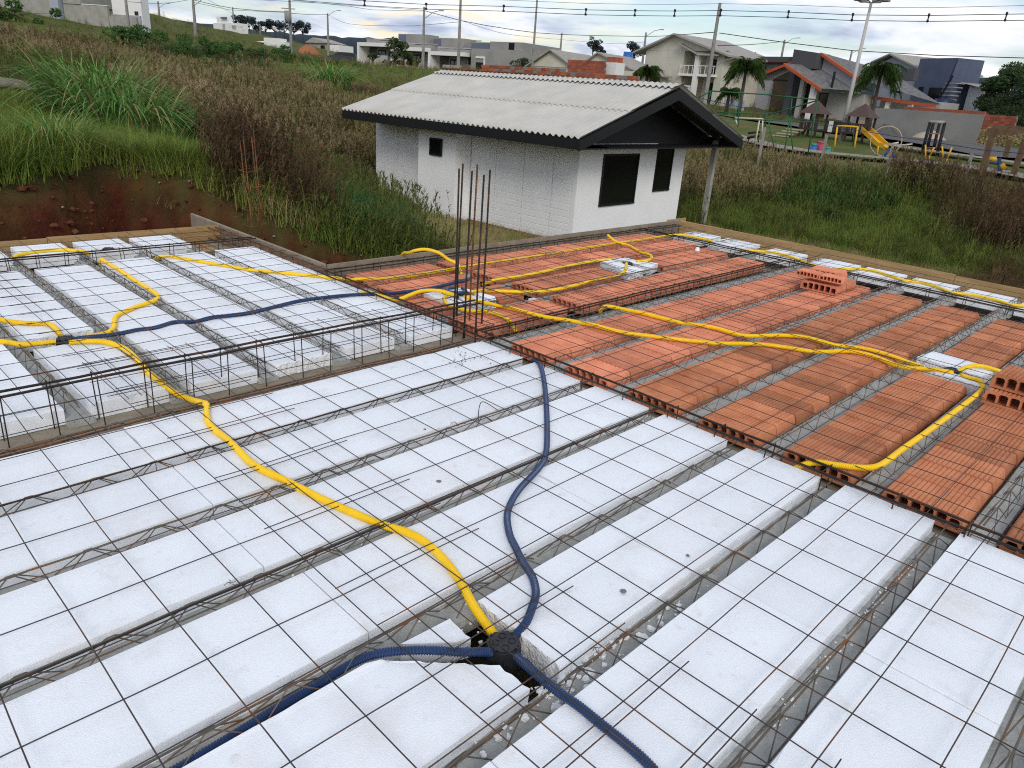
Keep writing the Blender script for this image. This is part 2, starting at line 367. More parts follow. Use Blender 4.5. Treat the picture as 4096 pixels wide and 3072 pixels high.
# ---- lattice joists
def joist(label, axis, c, a0, a1, phase=0, apex=.235, extra=False, ztop=.014, lr=.0025):
    def P(a, o, z): return (a, c+o, z) if axis == 'x' else (c-o, a, z)
    root = thing('lattice_joist', label, 'joist', 'precast lattice joists', P(a0, 0, -.11))
    org = Vector(P(a0, 0, -.11))
    def S(a, o, z): return tuple(Vector(P(a, o, z))-org)
    b = MB(); k = max(2, int((a1-a0)/.25)); prof = [(-.062, -.11), (.062, -.11), (.062, -.075), (.055, -.056), (-.055, -.056), (-.062, -.075)]
    rings = [[S(a0+(a1-a0)*i/k, o+random.uniform(-.003, .003), z+random.uniform(-.003, .003)) for o, z in prof] for i in range(k+1)]
    vs_ = [q for r in rings for q in r]; fs = [tuple(range(5, -1, -1)), tuple(k*6+i for i in range(6))]
    fs += [(r*6+i, r*6+(i+1) % 6, (r+1)*6+(i+1) % 6, (r+1)*6+i) for r in range(k) for i in range(6)]
    b.add(vs_, fs).build('concrete_base', m_conc, root)
    wob = lambda a: (random.uniform(-.002, .002), random.uniform(-.002, .002))
    n = int((a1-a0-.06)/.12); pts = []
    for i in range(n+1):
        a = a0+.03+(a1-a0-.06)*i/n; o, z = wob(a); pts.append(S(a, o, ztop+z))
    MB().tube(pts, .0036, 6).build('top_bar', m_lattice, root, True)
    for s in (-1, 1):
        z = []; a = a0+.02+phase; hi = False
        while a < a1-.02:
            if hi: z += [S(a-.012, s*.006, ztop+.001), S(a+.012, s*.006, ztop+.001)]
            else: z += [S(a, s*.036, -.062)]
            a += apex/2; hi = not hi
        if len(z) > 2: MB().tube(z, lr, 5).build('lattice_bar', m_lattice, root)
        MB().tube([S(a0, s*.034, -.0575), S(a1, s*.034, -.0575)], .003, 5).build('bottom_bar', m_lattice, root)
    if extra:
        MB().tube([S(a, random.uniform(-.003, .003)-.018, ztop+.008) for a in np.arange(a0-.02, a1, .2)], .0036, 6).build('added_bar', m_rebar, root)
for n in range(6):
    y = -.5*n-.4465
    joist('grey concrete joist with steel lattice, %s gap of the foreground foam rows' % ORD[n], 'x', y, -4.2, .0, phase=[.05, .11, .02, .09, .06, .128][n], extra=n in (0, 2), ztop=.018 if n < 3 else .008)
joist('grey concrete joist with steel lattice, at the right edge of the foreground', 'x', -3.4465, -4.2, .0, phase=.03, ztop=.008)
for k in range(6):
    joist('grey concrete joist running back, %s gap of the back left foam rows' % ORD[k], 'y', -.43-.5*k, .33, 4.3, phase=.03*k, ztop=.022, lr=.002)
for n in range(8):
    joist('grey joist between clay rows, %s in front of the wide concrete joist' % ORD[n], 'x', -.13-.5*n-.425, .07, 5.6, phase=.02*n, apex=.235, ztop=.018, lr=.0021)
for i, y in enumerate((.645, 1.155, 1.645)):
    joist('grey joist between salmon clay rows behind the column bars, %s from the wide joist' % ORD[i], 'x', y, .1, 5.6, phase=.03*i, apex=.235, ztop=.018, lr=.0021)
joist('rear one of the paired joists forming the wide grey strip', 'x', .035, .1, 5.6, apex=.235, ztop=.018, lr=.0021)
joist('front one of the paired joists forming the wide grey strip', 'x', -.075, .1, 5.6, phase=.07, apex=.235, ztop=.018, lr=.0021)

# ---- beam cages
def cage(label, axis, a0, a1, c0, c1, z0, z1, step, r=.0062, m=m_rebar, ms=None, sr=.0032, low=None):
    def P(a, c, z): return (a, c, z) if axis == 'x' else (c, a, z)
    root = thing('beam_cage', label, 'rebar cage', 'steel cages of the beams'); ms = ms or m
    for i, (c, z) in enumerate(((c0, z0), (c1, z0), (c0, z1), (c1, z1))):
        e = [P(a, c+random.uniform(-.004, .004), z+random.uniform(-.004, .004)) for a in np.linspace(a0-random.uniform(0, .05), a1+random.uniform(0, .05), max(3, int(abs(a1-a0)/.3)))]
        MB().tube(e, r, 7).build('long_bar', (low or m) if i < 2 else m, root, True)
    a = a0+.08
    while a < a1:
        j = random.uniform(-.02, .02); e = r+sr; s = random.uniform(-.012, .012)
        q = [P(a+j, c0-e, z0-e), P(a+j+s, c0-e, z1+e), P(a+j+s, c1+e, z1+e), P(a+j, c1+e, z0-e), P(a+j, c0-e, z0-e)]
        MB().tube(q, sr, 5).build('stirrup', ms, root); a += step
    return root
cage('tall dark rebar cage standing above the beam between the foam areas', 'x', -3.7, .2, .285, .355, -.10, .165, .215, r=.0068, low=m_rust)
cage('rebar cage along the seam between foam and clay blocks', 'y', -4.0, 2.1, -.045, .038, -.12, .035, .3, r=.0065)
cage('low rebar cage across the far part of the back left rows', 'x', -3.2, .1, 3.5, 3.58, -.09, .05, .22)
cage('rebar cage beside the plywood board left of the clay area', 'y', 2.1, 4.35, .0, .08, -.09, .02, .2, m=m_rust)
cage('rebar cage along the rear plywood board behind the clay blocks', 'x', .1, 5.6, 2.06, 2.15, -.1, .02, .2)
cage('black rebar cage before the foam line at the right board', 'y', -4.0, 2.1, 4.72, 4.81, -.09, .03, .36, r=.0065)
cage('rebar cage beside the wide grey joist strip', 'x', .1, 4.7, .12, .165, -.09, .012, .22)
lb = thing('loose_rebars', 'pair of rusty bars lying low in the beam before the foreground foam', 'rebar')
for y, z in ((.20, -.06), (.12, -.04)):
    MB().tube([(x, y+.01*math.sin(x*3), z+.006*math.sin(x*5)) for x in np.arange(-3.7, .1,   .15)], .0048, 6).build('bar', m_rust, lb, True)
joist('rust stained lattice lying in the beam behind the first foam row', 'x', .06, -4.2, 0, phase=.06, ztop=.008)
cc = thing('column_cage', 'group of six tall upright dark rebars rising at the beam crossing', 'rebar cage', None, (.15, .33, -.15))
for i, (x, y, h, m_) in enumerate(((.08, .181, 1.10, m_rebar), (.085, .305, 1.11, m_rebar), (.083, .434, 1.11, m_rebar), (.237, .291, 1.115, m_rebar), (.225, .407, 1.14, m_rust), (.262, .60, 1.12, m_rebar))):
    s = random.uniform(-.01, .01); MB().tube([(x-.15, y-.33, -.1), (x-.15+s, y-.33, .5), (x-.15, y-.33, h+.13)], .0066, 8).build('upright_bar', m_, cc, True)
for z in (.02, .1, .17):
    MB().tube([(-.08, -.17, z), (.1, -.16, z), (.11, .2, z), (-.08, .12, z), (-.08, -.16, z)], .003, 5).build('stirrup', m_rebar, cc)
lc = thing('column_cage', 'thin rusty column cage standing beyond the plywood corner', 'rebar cage', None, (.42, 4.15, -.4))
for x, y, h in ((-.08, -.07, 1.38), (.02, -.1, 1.45), (.07, .05, 1.36), (-.04, .09, 1.30)):
    MB().tube([(x, y, 0), (x+.015, y, .6), (x-.01, y+.01, h)], .0052, 6).build('upright_bar', m_rust, lc, True)
for z in (.45, .62, .85, 1.02):
    MB().tube([(-.09, -.1, z), (.09, -.1, z+.03), (.09, .1, z+.02), (-.09, .1, z), (-.09, -.1, z)], .003, 5).build('stirrup', m_rust, lc)

# ---- welded wire mesh sheets
def mesh_sheet(label, xs, ys, x0, x1, y0, y1, z=.026, seed=0, skip=()):
    root = thing('wire_mesh_sheet', label, 'wire mesh', 'welded wire mesh sheets', (0, 0, z))
    def wv(p, q):
        return .005*noise.noise((p*1.6+seed, q*3.1, 2.2)), .008*noise.noise((p*2.2, q*1.9+seed, 7.7))
    for y in ys:
        e0 = x0+random.uniform(-.012, .012); e1 = x1+random.uniform(-.012, .012)
        pts = [(x, y+wv(x, y)[0], wv(x, y)[1]) for x in np.linspace(e0, e1, max(4, int((e1-e0)/.085)))]
        MB().tube(pts, .00215, 5).build('wire', m_wire, root)
    for x in xs:
        e0 = y0+random.uniform(-.012, .012); e1 = y1+random.uniform(-.012, .012)
        pts = [(x+wv(y, x)[0]+.004*math.sin(y*2+x*7), y, .005+wv(x, y)[1]) for y in np.linspace(e0, e1, max(4, int((e1-e0)/.085)))]
        MB().tube(pts, .00215, 5).build('wire', m_wire, root)
ar = lambda a, b, s: list(np.arange(a, b, s))
mesh_sheet('wire mesh sheet over the left foreground foam', ar(-3.62, -1.62, .23), ar(-3.13, .95, .2355), -3.75, -1.615, -3.2, .92, seed=1)
mesh_sheet('wire mesh sheet over the right foreground foam reaching the clay blocks', ar(-2.13, 2.3, .2295), ar(-3.56, .9, .2345), -2.245, 2.35, -3.7, .92, z=.029, seed=5)
mesh_sheet('wire mesh sheet over the far front clay rows', ar(2.12, 5.6, .23), ar(-3.50, .3, .235), 2.05, 5.6, -3.6, .28, seed=9)
mesh_sheet('wire mesh sheet over the far left edge foam rows', ar(-3.3, -2.1, .23), ar(.4, 4.2, .236), -3.4, -2.07, .27, 4.3, seed=13)
mesh_sheet('wire mesh sheet over the back left foam rows', ar(-2.22, .1, .2325), ar(.36, 4.25, .236), -2.295, .12, .26, 4.35, z=.031, seed=17)
mesh_sheet('wire mesh sheet over the salmon clay rows by the column bars', ar(.0, 2.6, .215), ar(.25, 2.15, .205), -.03, 2.6, .22, 2.14, z=.03, seed=21)
mesh_sheet('wire mesh sheet over the salmon clay rows by the far corner', ar(2.45, 5.6, .215), ar(.23, 2.15, .205), 2.4, 5.6, .2, 2.14, seed=25)

# ---- corrugated conduits
CON = {
'Y1':[(-2.187,1.350,0.010),(-2.121,1.314,0.016),(-2.028,1.239,0.016),(-1.981,1.106,0.016),(-1.974,0.954,0.016),(-1.987,0.775,0.016),(-2.005,0.589,0.016),(-2.005,0.473,0.016),(-1.994,0.378,0.000),(-1.963,0.326,-0.030),(-1.927,0.238,-0.040),(-1.916,0.121,-0.020),(-1.937,0.012,0.014),(-1.982,-0.091,0.016),(-2.015,-0.184,0.016),(-2.031,-0.285,0.016),(-2.030,-0.379,0.016),(-2.032,-0.467,0.016),(-2.039,-0.563,0.016),(-2.047,-0.668,0.016),(-2.043,-0.76,0.016),(-2.008,-0.931,0.016),(-1.967,-1.154,0.016),(-1.919,-1.347,0.016),(-1.885,-1.460,0.016),(-1.847,-1.550,0.016),(-1.835,-1.643,0.016),(-1.851,-1.776,0.016),(-1.885,-1.905,0.012),(-1.93,-2.031,0.0),(-1.955,-2.16,-0.02)],
'B1':[(0.039,-0.42,-0.03),(-0.048,-0.559,0.016),(-0.235,-0.772,0.016),(-0.482,-1.019,0.016),(-0.741,-1.264,0.016),(-0.942,-1.44,0.016),(-1.070,-1.513,0.016),(-1.286,-1.596,0.016),(-1.439,-1.687,0.016),(-1.541,-1.798,0.016),(-1.596,-1.891,0.016),(-1.638,-1.969,0.016),(-1.672,-2.048,0.016),(-1.727,-2.118,0.016),(-1.790,-2.161,0.012),(-1.857,-2.194,0.0),(-1.93,-2.205,-0.015)],
'B2':[(-2.0,-2.215,-0.02),(-2.05,-2.195,0.0),(-2.107,-2.165,0.012),(-2.188,-2.091,0.016),(-2.273,-2.019,0.010),(-2.327,-1.974,-0.010),(-2.394,-1.952,-0.030),(-2.486,-1.948,-0.042),(-2.604,-1.948,-0.045),(-2.717,-1.956,-0.045),(-2.809,-1.960,-0.045),(-2.877,-1.962,-0.045),(-3.2,-1.965,-0.045)],
'B3':[(-1.965,-2.245,-0.02),(-1.988,-2.353,0.0),(-2.004,-2.458,0.016),(-1.999,-2.542,0.016),(-2.001,-2.627,0.016),(-2.002,-2.707,0.016),(-2.009,-2.788,0.016),(-2.035,-2.890,0.016)],
'B4':[(-2.134,1.430,0),(-2.082,1.380,.016),(-1.991,1.355,.016),(-1.927,1.345,.016),(-1.855,1.354,.016),(-1.782,1.363,.016),(-1.694,1.349,.016),(-1.618,1.373,.016),(-1.544,1.400,.016),(-1.484,1.375,.014),(-1.422,1.375,.004),(-1.372,1.36,.014),(-1.282,1.372,.016),(-1.169,1.352,.016),(-.995,1.345,.016),(-.617,1.425,.016),(-.395,1.415,.016),(-.169,1.374,.016),(.034,1.285,.018),(.219,1.225,.018),(.508,1.210,.018),(.906,1.264,.018),(1.161,1.40,-.03)],
'Y2':[(-2.249,1.428,0),(-2.326,1.406,.016),(-2.411,1.430,.016),(-2.462,1.514,.016),(-2.498,1.563,.016),(-2.7,1.85,.016)],
'Y3':[(-2.189,1.533,0),(-2.179,1.633,.016),(-2.185,1.737,.016),(-2.208,1.794,.016),(-2.281,1.840,.016),(-2.347,1.911,.016),(-2.403,2.004,.016),(-2.55,2.25,.016)],
'Y4':[(-2.11,1.43,0),(-2.03,1.40,.012),(-1.968,1.396,.016),(-1.927,1.428,.016),(-1.886,1.501,.016),(-1.843,1.620,.016),(-1.793,1.726,.016),(-1.697,1.810,.016),(-1.596,1.881,.016),(-1.455,1.961,.016),(-1.403,2.045,.016),(-1.385,2.146,.016),(-1.377,2.372,.016),(-1.376,2.616,.016),(-1.364,2.911,.016),(-1.364,3.186,.016),(-1.36,3.4,.012),(-1.34,3.5,-.06)],
'Y5':[(-.914,3.42,-.04),(-.92,3.30,.01),(-.851,3.258,.016),(-.793,3.160,.016),(-.711,2.989,.016),(-.630,2.822,.016),(-.550,2.657,.016),(-.439,2.429,.016),(-.206,2.166,.016),(-.054,1.971,.016),(.079,1.80,.016),(.294,1.735,.006),(.470,1.70,0),(.683,1.681,0),(.947,1.690,0),(1.248,1.702,0),(1.569,1.715,0),(2.012,1.716,0),(2.493,1.717,0),(3.052,1.735,0),(3.500,1.745,0),(3.804,1.747,0),(4.184,1.740,0),(4.55,1.735,.005),(4.762,1.70,.016),(4.937,1.574,.03),(5.004,1.366,.02),(5.023,1.206,.016)],
'Y6':[(-1.931,3.903,-.03),(-1.919,3.823,0),(-1.883,3.833,.016),(-1.780,3.897,.016),(-1.641,3.921,.016),(-1.512,3.893,.016),(-1.448,3.834,.016),(-1.40,3.78,.016),(-1.35,3.76,-.02)],
'Y7':[(1.02,2.34,-.05),(1.0,2.26,.05),(.937,2.085,.100),(.942,1.995,.140),(1.008,1.913,.160),(1.079,1.811,.140),(1.155,1.760,.080),(1.207,1.680,.040),(1.226,1.640,-.05)],
'Y8':[(-.037,1.415,.016),(.0,1.323,.016),(.016,1.171,.016),(.056,1.072,.018),(.165,1.064,.040),(.270,1.055,.060),(.367,1.025,.060),(.445,.977,.050),(.54,.93,.015)],
'Y9':[(.56,.94,.016),(.491,.971,.02),(.41,.926,.02),(.34,.832,.018),(.304,.731,.018),(.305,.619,.018),(.346,.519,.018),(.421,.451,.018),(.456,.374,.018),(.44,.247,.018),(.431,.178,.0),(.45,.14,-.06)],
'Y10':[(.68,.92,.012),(.763,.923,.022),(.894,.877,.018),(1.055,.763,.016),(1.150,.686,.016),(1.319,.638,.016),(1.506,.625,.016),(1.744,.639,.016),(2.020,.669,.016),(2.235,.661,.016),(2.432,.685,.016),(2.657,.789,.018),(2.875,.943,.022)],
'Y11':[(1.122,1.229,-.04),(1.124,1.171,0),(1.241,1.150,.012),(1.524,1.137,.012),(1.894,1.158,.012),(2.296,1.193,.014),(2.672,1.201,.016),(2.892,1.154,.02)],
'Y12':[(.59,.88,.012),(.56,.76,.018),(.586,.653,.018),(.633,.519,.018),(.672,.388,.018),(.694,.229,.018),(.734,.090,.018),(.821,-.066,.018),(.885,-.233,.018),(.911,-.376,.018),(.947,-.502,.018),(1.02,-.61,.018),(1.145,-.795,.018),(1.258,-.937,.018),(1.348,-1.046,.018),(1.500,-1.152,.018),(1.632,-1.274,.018),(1.715,-1.414,.018),(1.771,-1.525,.018),(1.873,-1.611,.018),(2.007,-1.681,.018),(2.071,-1.772,.018),(2.063,-1.895,.018),(2.017,-2.024,.018),(2.037,-2.120,.018),(2.12,-2.20,.02),(2.176,-2.282,.02),(2.24,-2.337,.012)],
'Y13':[(1.418,.114,-.05),(1.405,.071,0),(1.412,.017,.018),(1.453,-.114,.018),(1.495,-.26,.018),(1.51,-.40,.018),(1.538,-.575,.018),(1.615,-.706,.018),(1.664,-.831,.018),(1.663,-.951,.018),(1.69,-1.061,.018),(1.825,-1.148,.018),(1.979,-1.241,.018),(2.071,-1.346,.018),(2.079,-1.472,.018),(2.085,-1.572,.018),(2.159,-1.677,.018),(2.209,-1.780,.018),(2.207,-1.904,.018),(2.18,-2.009,.018),(2.16,-2.089,.018),(2.155,-2.154,.018)],
'Y14':[(2.29,-2.355,.01),(2.397,-2.387,.035),(2.479,-2.439,.04),(2.503,-2.520,.035),(2.54,-2.62,.016)],
'Y15':[(2.25,-2.39,.008),(2.19,-2.439,.018),(2.195,-2.502,.018),(2.13,-2.55,.016),(1.988,-2.572,.016),(1.755,-2.576,.016),(1.124,-2.565,.016),(.621,-2.55,.016),(.388,-2.547,.016),(.270,-2.535,.018),(.193,-2.485,.018),(.124,-2.398,.018),(.080,-2.332,.018),(.030,-2.280,.0),(-.01,-2.23,-.05)],
'Y16':[(5.011,.793,-.03),(4.90,.677,.016),(4.993,.544,.018),(5.092,.442,.018),(5.090,.279,.018),(5.008,.084,.016),(4.968,-.089,.0),(5.03,-.264,-.02),(5.05,-.480,.012),(5.199,-.571,.018),(5.244,-.714,.018),(5.156,-.904,.018),(5.075,-1.074,.016),(5.16,-1.207,.018),(5.088,-1.398,.018),(4.967,-1.583,.016),(5.062,-1.722,.018),(5.043,-1.954,.018),(4.982,-2.105,.016),(5.075,-2.233,.018),(5.1,-2.6,.018)],
'Y17':[(3.765,1.897,.07),(3.741,1.78,.03),(3.732,1.666,.016),(3.72,1.541,.016),(3.56,1.280,.016),(3.515,1.120,.018),(3.435,1.024,.018),(3.326,.952,.018),(3.158,.925,.02),(3.06,.95,.02)],
}
CL = {'Y1':'long yellow conduit winding over the foreground foam from one box to the large box','B1':'blue conduit snaking from the seam down to the large junction box','B2':'blue conduit bending left from the large box into a joist gap','B3':'blue conduit running from the large box to the bottom edge','B4':'long blue conduit crossing the back left foam rows to the clay area','Y2':'lower yellow conduit leaving the flat box towards the left edge','Y3':'upper yellow conduit leaving the flat box towards the left edge','Y4':'yellow conduit kinked around a joist in the middle of the back left rows','Y5':'long yellow conduit from the back left rows along the rear salmon clay rows','Y6':'short yellow conduit by the back board at the far left','Y7':'yellow conduit end arching over the rear plywood board','Y8':'short yellow conduit arching left of the box near the column bars','Y9':'yellow conduit curling round in front of the column bars','Y10':'yellow conduit between the two foam packed boxes, along the front salmon row','Y11':'straight yellow conduit between the middle salmon clay rows','Y12':'long yellow conduit from the column bars across the clay rows to the right box','Y13':'second yellow conduit running beside the long one across the clay rows','Y14':'short yellow arch leaving the right box towards the edge pile','Y15':'straight yellow conduit in the joist gap at right, bent at the seam','Y16':'yellow conduit waving along the foam line at the right board','Y17':'yellow conduit hooked around the far clay box'}
NEAR = {'Y1', 'B1', 'B2', 'B3', 'B4', 'Y2', 'Y3', 'Y4', 'Y15', 'Y12', 'Y13'}
for k, pts in CON.items():
    fine = k in NEAR; r = .0162 if k[0] == 'Y' else .0148
    P = spline(pts, .015); bad = P[0]; cen = sum(P, Vector())/len(P)
    if fine:
        Q = resample(P, .0021); rad = [r if i % 4 < 2 else r*.80 for i in range(len(Q))]
        mb = MB().tube(Q, r, 10, rad)
    else:
        Q = resample(P, .005); rad = [r*(1 if i % 2 == 0 else .88) for i in range(len(Q))]; mb = MB().tube(Q, r, 8, rad)
    tag(mb.build('corrugated_conduit', m_yel if k[0] == 'Y' else m_blue, None, not fine), CL[k], 'conduit', 'corrugated electrical conduits')

# ---- octagonal junction boxes
def octo(r, ph=22.5): return [(r*math.cos(R(ph+45*i)), r*math.sin(R(ph+45*i))) for i in range(8)]
def junction(x, y, z, rz, s, label):
    M = Matrix.Translation((x, y, z)) @ Matrix.Rotation(R(rz), 4, 'Z') @ Matrix.Scale(s, 4)
    root = thing('junction_box', label, 'junction box', 'black octagonal junction boxes', M=M)
    b = MB(); b.prism(octo(.055), -.075, -.006); b.prism(octo(.047), -.006, -.001)
    for i in range(8):
        a = R(45*i); b.bar((.049*math.cos(a), .049*math.sin(a), -.035), (.055*math.cos(a), .055*math.sin(a), -.035), .017, .024)
    b.build('body', m_box, root)
    for i in range(4):
        a = R(90*i+45); c = (.026*math.cos(a), .026*math.sin(a)); ring = [(c[0]+.0115*math.cos(R(q)), c[1]+.0115*math.sin(R(q)), .0005) for q in range(0, 361, 24)]
        MB().tube(ring, .0011, 5, cap=False).build('knockout_ring', m_box, root, True)
        a = R(90*i); MB().box(-.004+.046*math.cos(a), .004+.046*math.cos(a), -.004+.046*math.sin(a), .004+.046*math.sin(a), -.004, .0015).build('fixing_lug', m_box, root)
    return root
junction(-1.972, -2.212, .008, 12, 1.02, 'large black junction box in the foreground with three blue conduits')
junction(-2.177, 1.472, .006, 30, 1.0, 'flat black junction box among the back left foam rows')
junction(-1.159, 3.854, .006, 15, .95, 'small dark junction box by the back board')
junction(.66, .965, .02, 20, 1.0, 'junction box packed in foam near the upright column bars')
junction(2.94, .976, .022, 10, 1.0, 'junction box packed in foam in the far salmon clay rows')
junction(2.285, -2.325, .022, 25, 1.05, 'junction box packed in foam in the right clay rows')
# coil of blue conduit at the near column box
tag(MB().tube([(.60+.075*math.cos(R(a)), 1.0+.085*math.sin(R(a)), .03+.01*a/360) for a in range(60, 380, 12)], .0125, 8).build('corrugated_conduit', m_blue, None, True), 'blue conduit coiled round the box near the column bars', 'conduit', 'corrugated electrical conduits')

# ---- formwork boards and bearing walls
def board(label, x0, x1, y0, y1, z0, z1, m, name='formwork_board'):
    b = MB(); b.box(x0, x1, y0, y1, z0, z1)
    for i, v in enumerate(b.v): b.v[i] = (v[0], v[1], v[2]+(random.uniform(-.006, .006) if v[2] > z0 else 0))
    return tag(b.build(name, m), label, 'board', 'boards of the slab formwork')
board('tan board closing the back left rows, left length', -4.2, -1.52, 4.36, 4.385, -.26, .035, m_wood)
board('tan board closing the back left rows, length at the plywood corner', -1.515, .125, 4.362, 4.387, -.26, .038, m_wood)
board('grey plywood board sticking out past the back left corner', .13, .15, 2.27, 5.12, -.28, .04, m_ply)
board('weathered plywood board behind the clay rows, left length', .155, 2.35, 2.25, 2.27, -.3, .04, m_ply)
board('weathered plywood board behind the clay rows, right length', 2.355, 5.86, 2.251, 2.272, -.3, .045, m_ply)
board('short plank stub crossing the far formwork corner', 5.66, 6.12, 2.30, 2.325, -.14, .055, m_woodx)
board('pale long board along the right edge, far length', 5.87, 5.895, -1.35, 2.24, -.27, .04, m_woodx)
board('pale long board along the right edge, near length', 5.872, 5.9, -4.6, -1.355, -.27, .032, m_woodx)
board('tan plank lying flat in the beam by the plywood corner', -.42, .10, 3.95, 4.34, -.16, -.135, m_wood)
def wall(label, x0, x1, y0, y1, top=-.113):
    return tag(MB().box(x0, x1, y0, y1, -2.75, top).build('bearing_wall', m_mason), label, 'wall', 'masonry walls carrying the slab')
wall('masonry wall under the beam with the tall cage', -4.2, .19, -.03, .42, -.086); wall('unseen wall added under the near slab edge to block light', -4.4, 5.865, -4.8, -4.61); wall('unseen wall added under the left slab edge to block light', -4.4, -4.21, -4.6, 4.35)  # near and left edge walls are unseen, added to block light under the slab
wall('masonry wall under the seam beam', -.06, .19, -4.6, -.035); wall('masonry wall under the beam left of the clay area', -.08, .125, .425, 4.35)
wall('masonry wall under the rear beam of the clay area', .195, 5.85, 1.99, 2.245, -.12); wall('masonry wall under the black cage by the foam line', 4.6, 4.95, -4.6, 1.985, -.12)
wall('masonry wall under the low far cage at left', -4.2, -.085, 3.38, 3.74); wall('masonry wall below the back board', -4.2, -.085, 4.2, 4.355, -.17)
wall('masonry wall below the right board', 5.62, 5.865, -4.6, 1.985, -.14)
tag(MB().box(-4.2, 5.85, -4.6, 4.35, -2.8, -2.752).build('ground_floor', m_conc), kind='structure')

# ---- crumbs, pebbles, tie wires
def pebble(x, y, z, r, m, label, cat, grp, name):
    b = MB(); n = 7; rings = []
    for i, (h, q) in enumerate(((0, .55), (.35, 1), (.75, .8), (1, .3))):
        rings += [(x+r*q*random.uniform(.7, 1.2)*math.cos(2*math.pi*j/n), y+r*q*random.uniform(.7, 1.2)*math.sin(2*math.pi*j/n), z+r*h*.8) for j in range(n)]
    b.add(rings, [(i*n+j, i*n+(j+1) % n, (i+1)*n+(j+1) % n, (i+1)*n+j) for i in range(3) for j in range(n)]+[tuple(3*n+j for j in range(n))])
    return tag(b.build(name, m), label, cat, grp)
m_stone = mat('grey_pebble', (.16,.17,.19), .9)
for i, (x, y, l) in enumerate(((-1.472, -2.305, 'grey pebble on the foam block right of the large junction box'), (-1.492, -1.310, 'grey chip on foam between the yellow and the blue conduit'), (-1.213, -.863, 'small grey chip on foam near the seam'), (-1.10, -2.333, 'small grey pebble on foam near the seam in the junction box row'))):
    pebble(x, y, .001, .012 if i < 2 else .008, m_stone, l, 'pebble', None, 'pebble')
cr = MB()
def crumb(x, y, z, r):
    n = 6; q = [(x+r*random.uniform(.6, 1.2)*math.cos(j*math.pi/3), y+r*random.uniform(.6, 1.2)*math.sin(j*math.pi/3), z) for j in range(n)]
    cr.add(q+[(a+random.uniform(-.3, .3)*r, b+random.uniform(-.3, .3)*r, z+r*random.uniform(.5, 1)) for a, b, _ in q], [(j, (j+1) % n, n+(j+1) % n, n+j) for j in range(n)]+[tuple(n+j for j in range(n))])
for _ in range(130):
    x = random.gauss(-1.75, .35); y = random.choice([-2.44, -2.40, -2.42, -2.47]); crumb(x, y+random.uniform(-.012, .03), -.055, random.choice([.003, .004, .005, .009, .014]))
for _ in range(40): crumb(random.gauss(-1.93, .05), random.uniform(-2.42, -2.02), -.066, random.choice([.004, .006, .009]))
for _ in range(60): crumb(random.uniform(-1.6, -.3), -2.93+random.uniform(-.02, .03), -.055, random.choice([.003, .004, .006]))
for _ in range(60): crumb(random.uniform(-2.5, 0), -.5*random.randint(0, 3)-.44+random.uniform(-.03, .03), -.055, random.choice([.003, .005]))
tag(cr.build('foam_crumbs', m_foamrough), 'white foam crumbs scattered in the joist gaps near the large box', 'crumbs', kind='stuff')
sp = MB()
for _ in range(60):
    x = random.gauss(-.38, .14); y = random.gauss(-.2, .07)
    if -.39 < y < -.01:
        n = 6; r = random.choice([.002, .003, .004, .006]); sp.add([(x+r*math.cos(j), y+r*math.sin(j), .0045) for j in range(n)]+[(x+r*.6*math.cos(j), y+r*.6*math.sin(j), .0045+r*.6) for j in range(n)], [(j, (j+1) % n, n+(j+1) % n, n+j) for j in range(n)]+[tuple(n+j for j in range(n))])
tag(sp.build('mortar_specks', m_stone), 'dark mortar specks splashed on the first foam row near the seam', 'specks', kind='stuff')
def tie(x, y, label, s=1):
    b = MB()
    for _ in range(4):
        a = random.uniform(0, 6.28); b.tube(spline([(x, y, .02), (x+.02*s*math.cos(a), y+.02*s*math.sin(a), .05*s), (x+.05*s*math.cos(a+.6), y+.05*s*math.sin(a+.6), .045*s)], .01), .0011, 4)
    return tag(b.build('tie_wire', m_rebar), label, 'tie wire', 'twisted tie wires')
tie(-1.62, -3.34, 'twisted tie wire ends standing up at the bottom edge near the right', 1.2)
tie(-2.49, -1.42, 'tie wire twist at a mesh crossing in the left foreground', .4)
tie(-1.08, -.96, 'bunched tie wire on the joist behind the blue conduit', .8)
tie(-1.78, -2.43, 'tie wire twist on the joist below the large junction box', .4)
tag(MB().tube(spline([(-.93, -.95, .0), (-.88, -.90, .05), (-.82, -.87, .055), (-.75, -.93, .0)], .01), .0022, 5).build('wire_offcut', m_rebar), 'bent wire offcut arching beside the second joist', 'wire')
tag(MB().tube([(4.2, .92, .03), (4.2, .92, .07)], .02, 8, rad=[.03, .018]).build('foam_scrap', m_eps), 'small white foam scrap on the far salmon clay row', 'foam scrap')
tag(MB().box(1.1, 1.16, .60, .64, -.06, -.02).build('foam_scrap', m_eps), 'white foam scrap in the gap between short and long salmon rows', 'foam scrap')

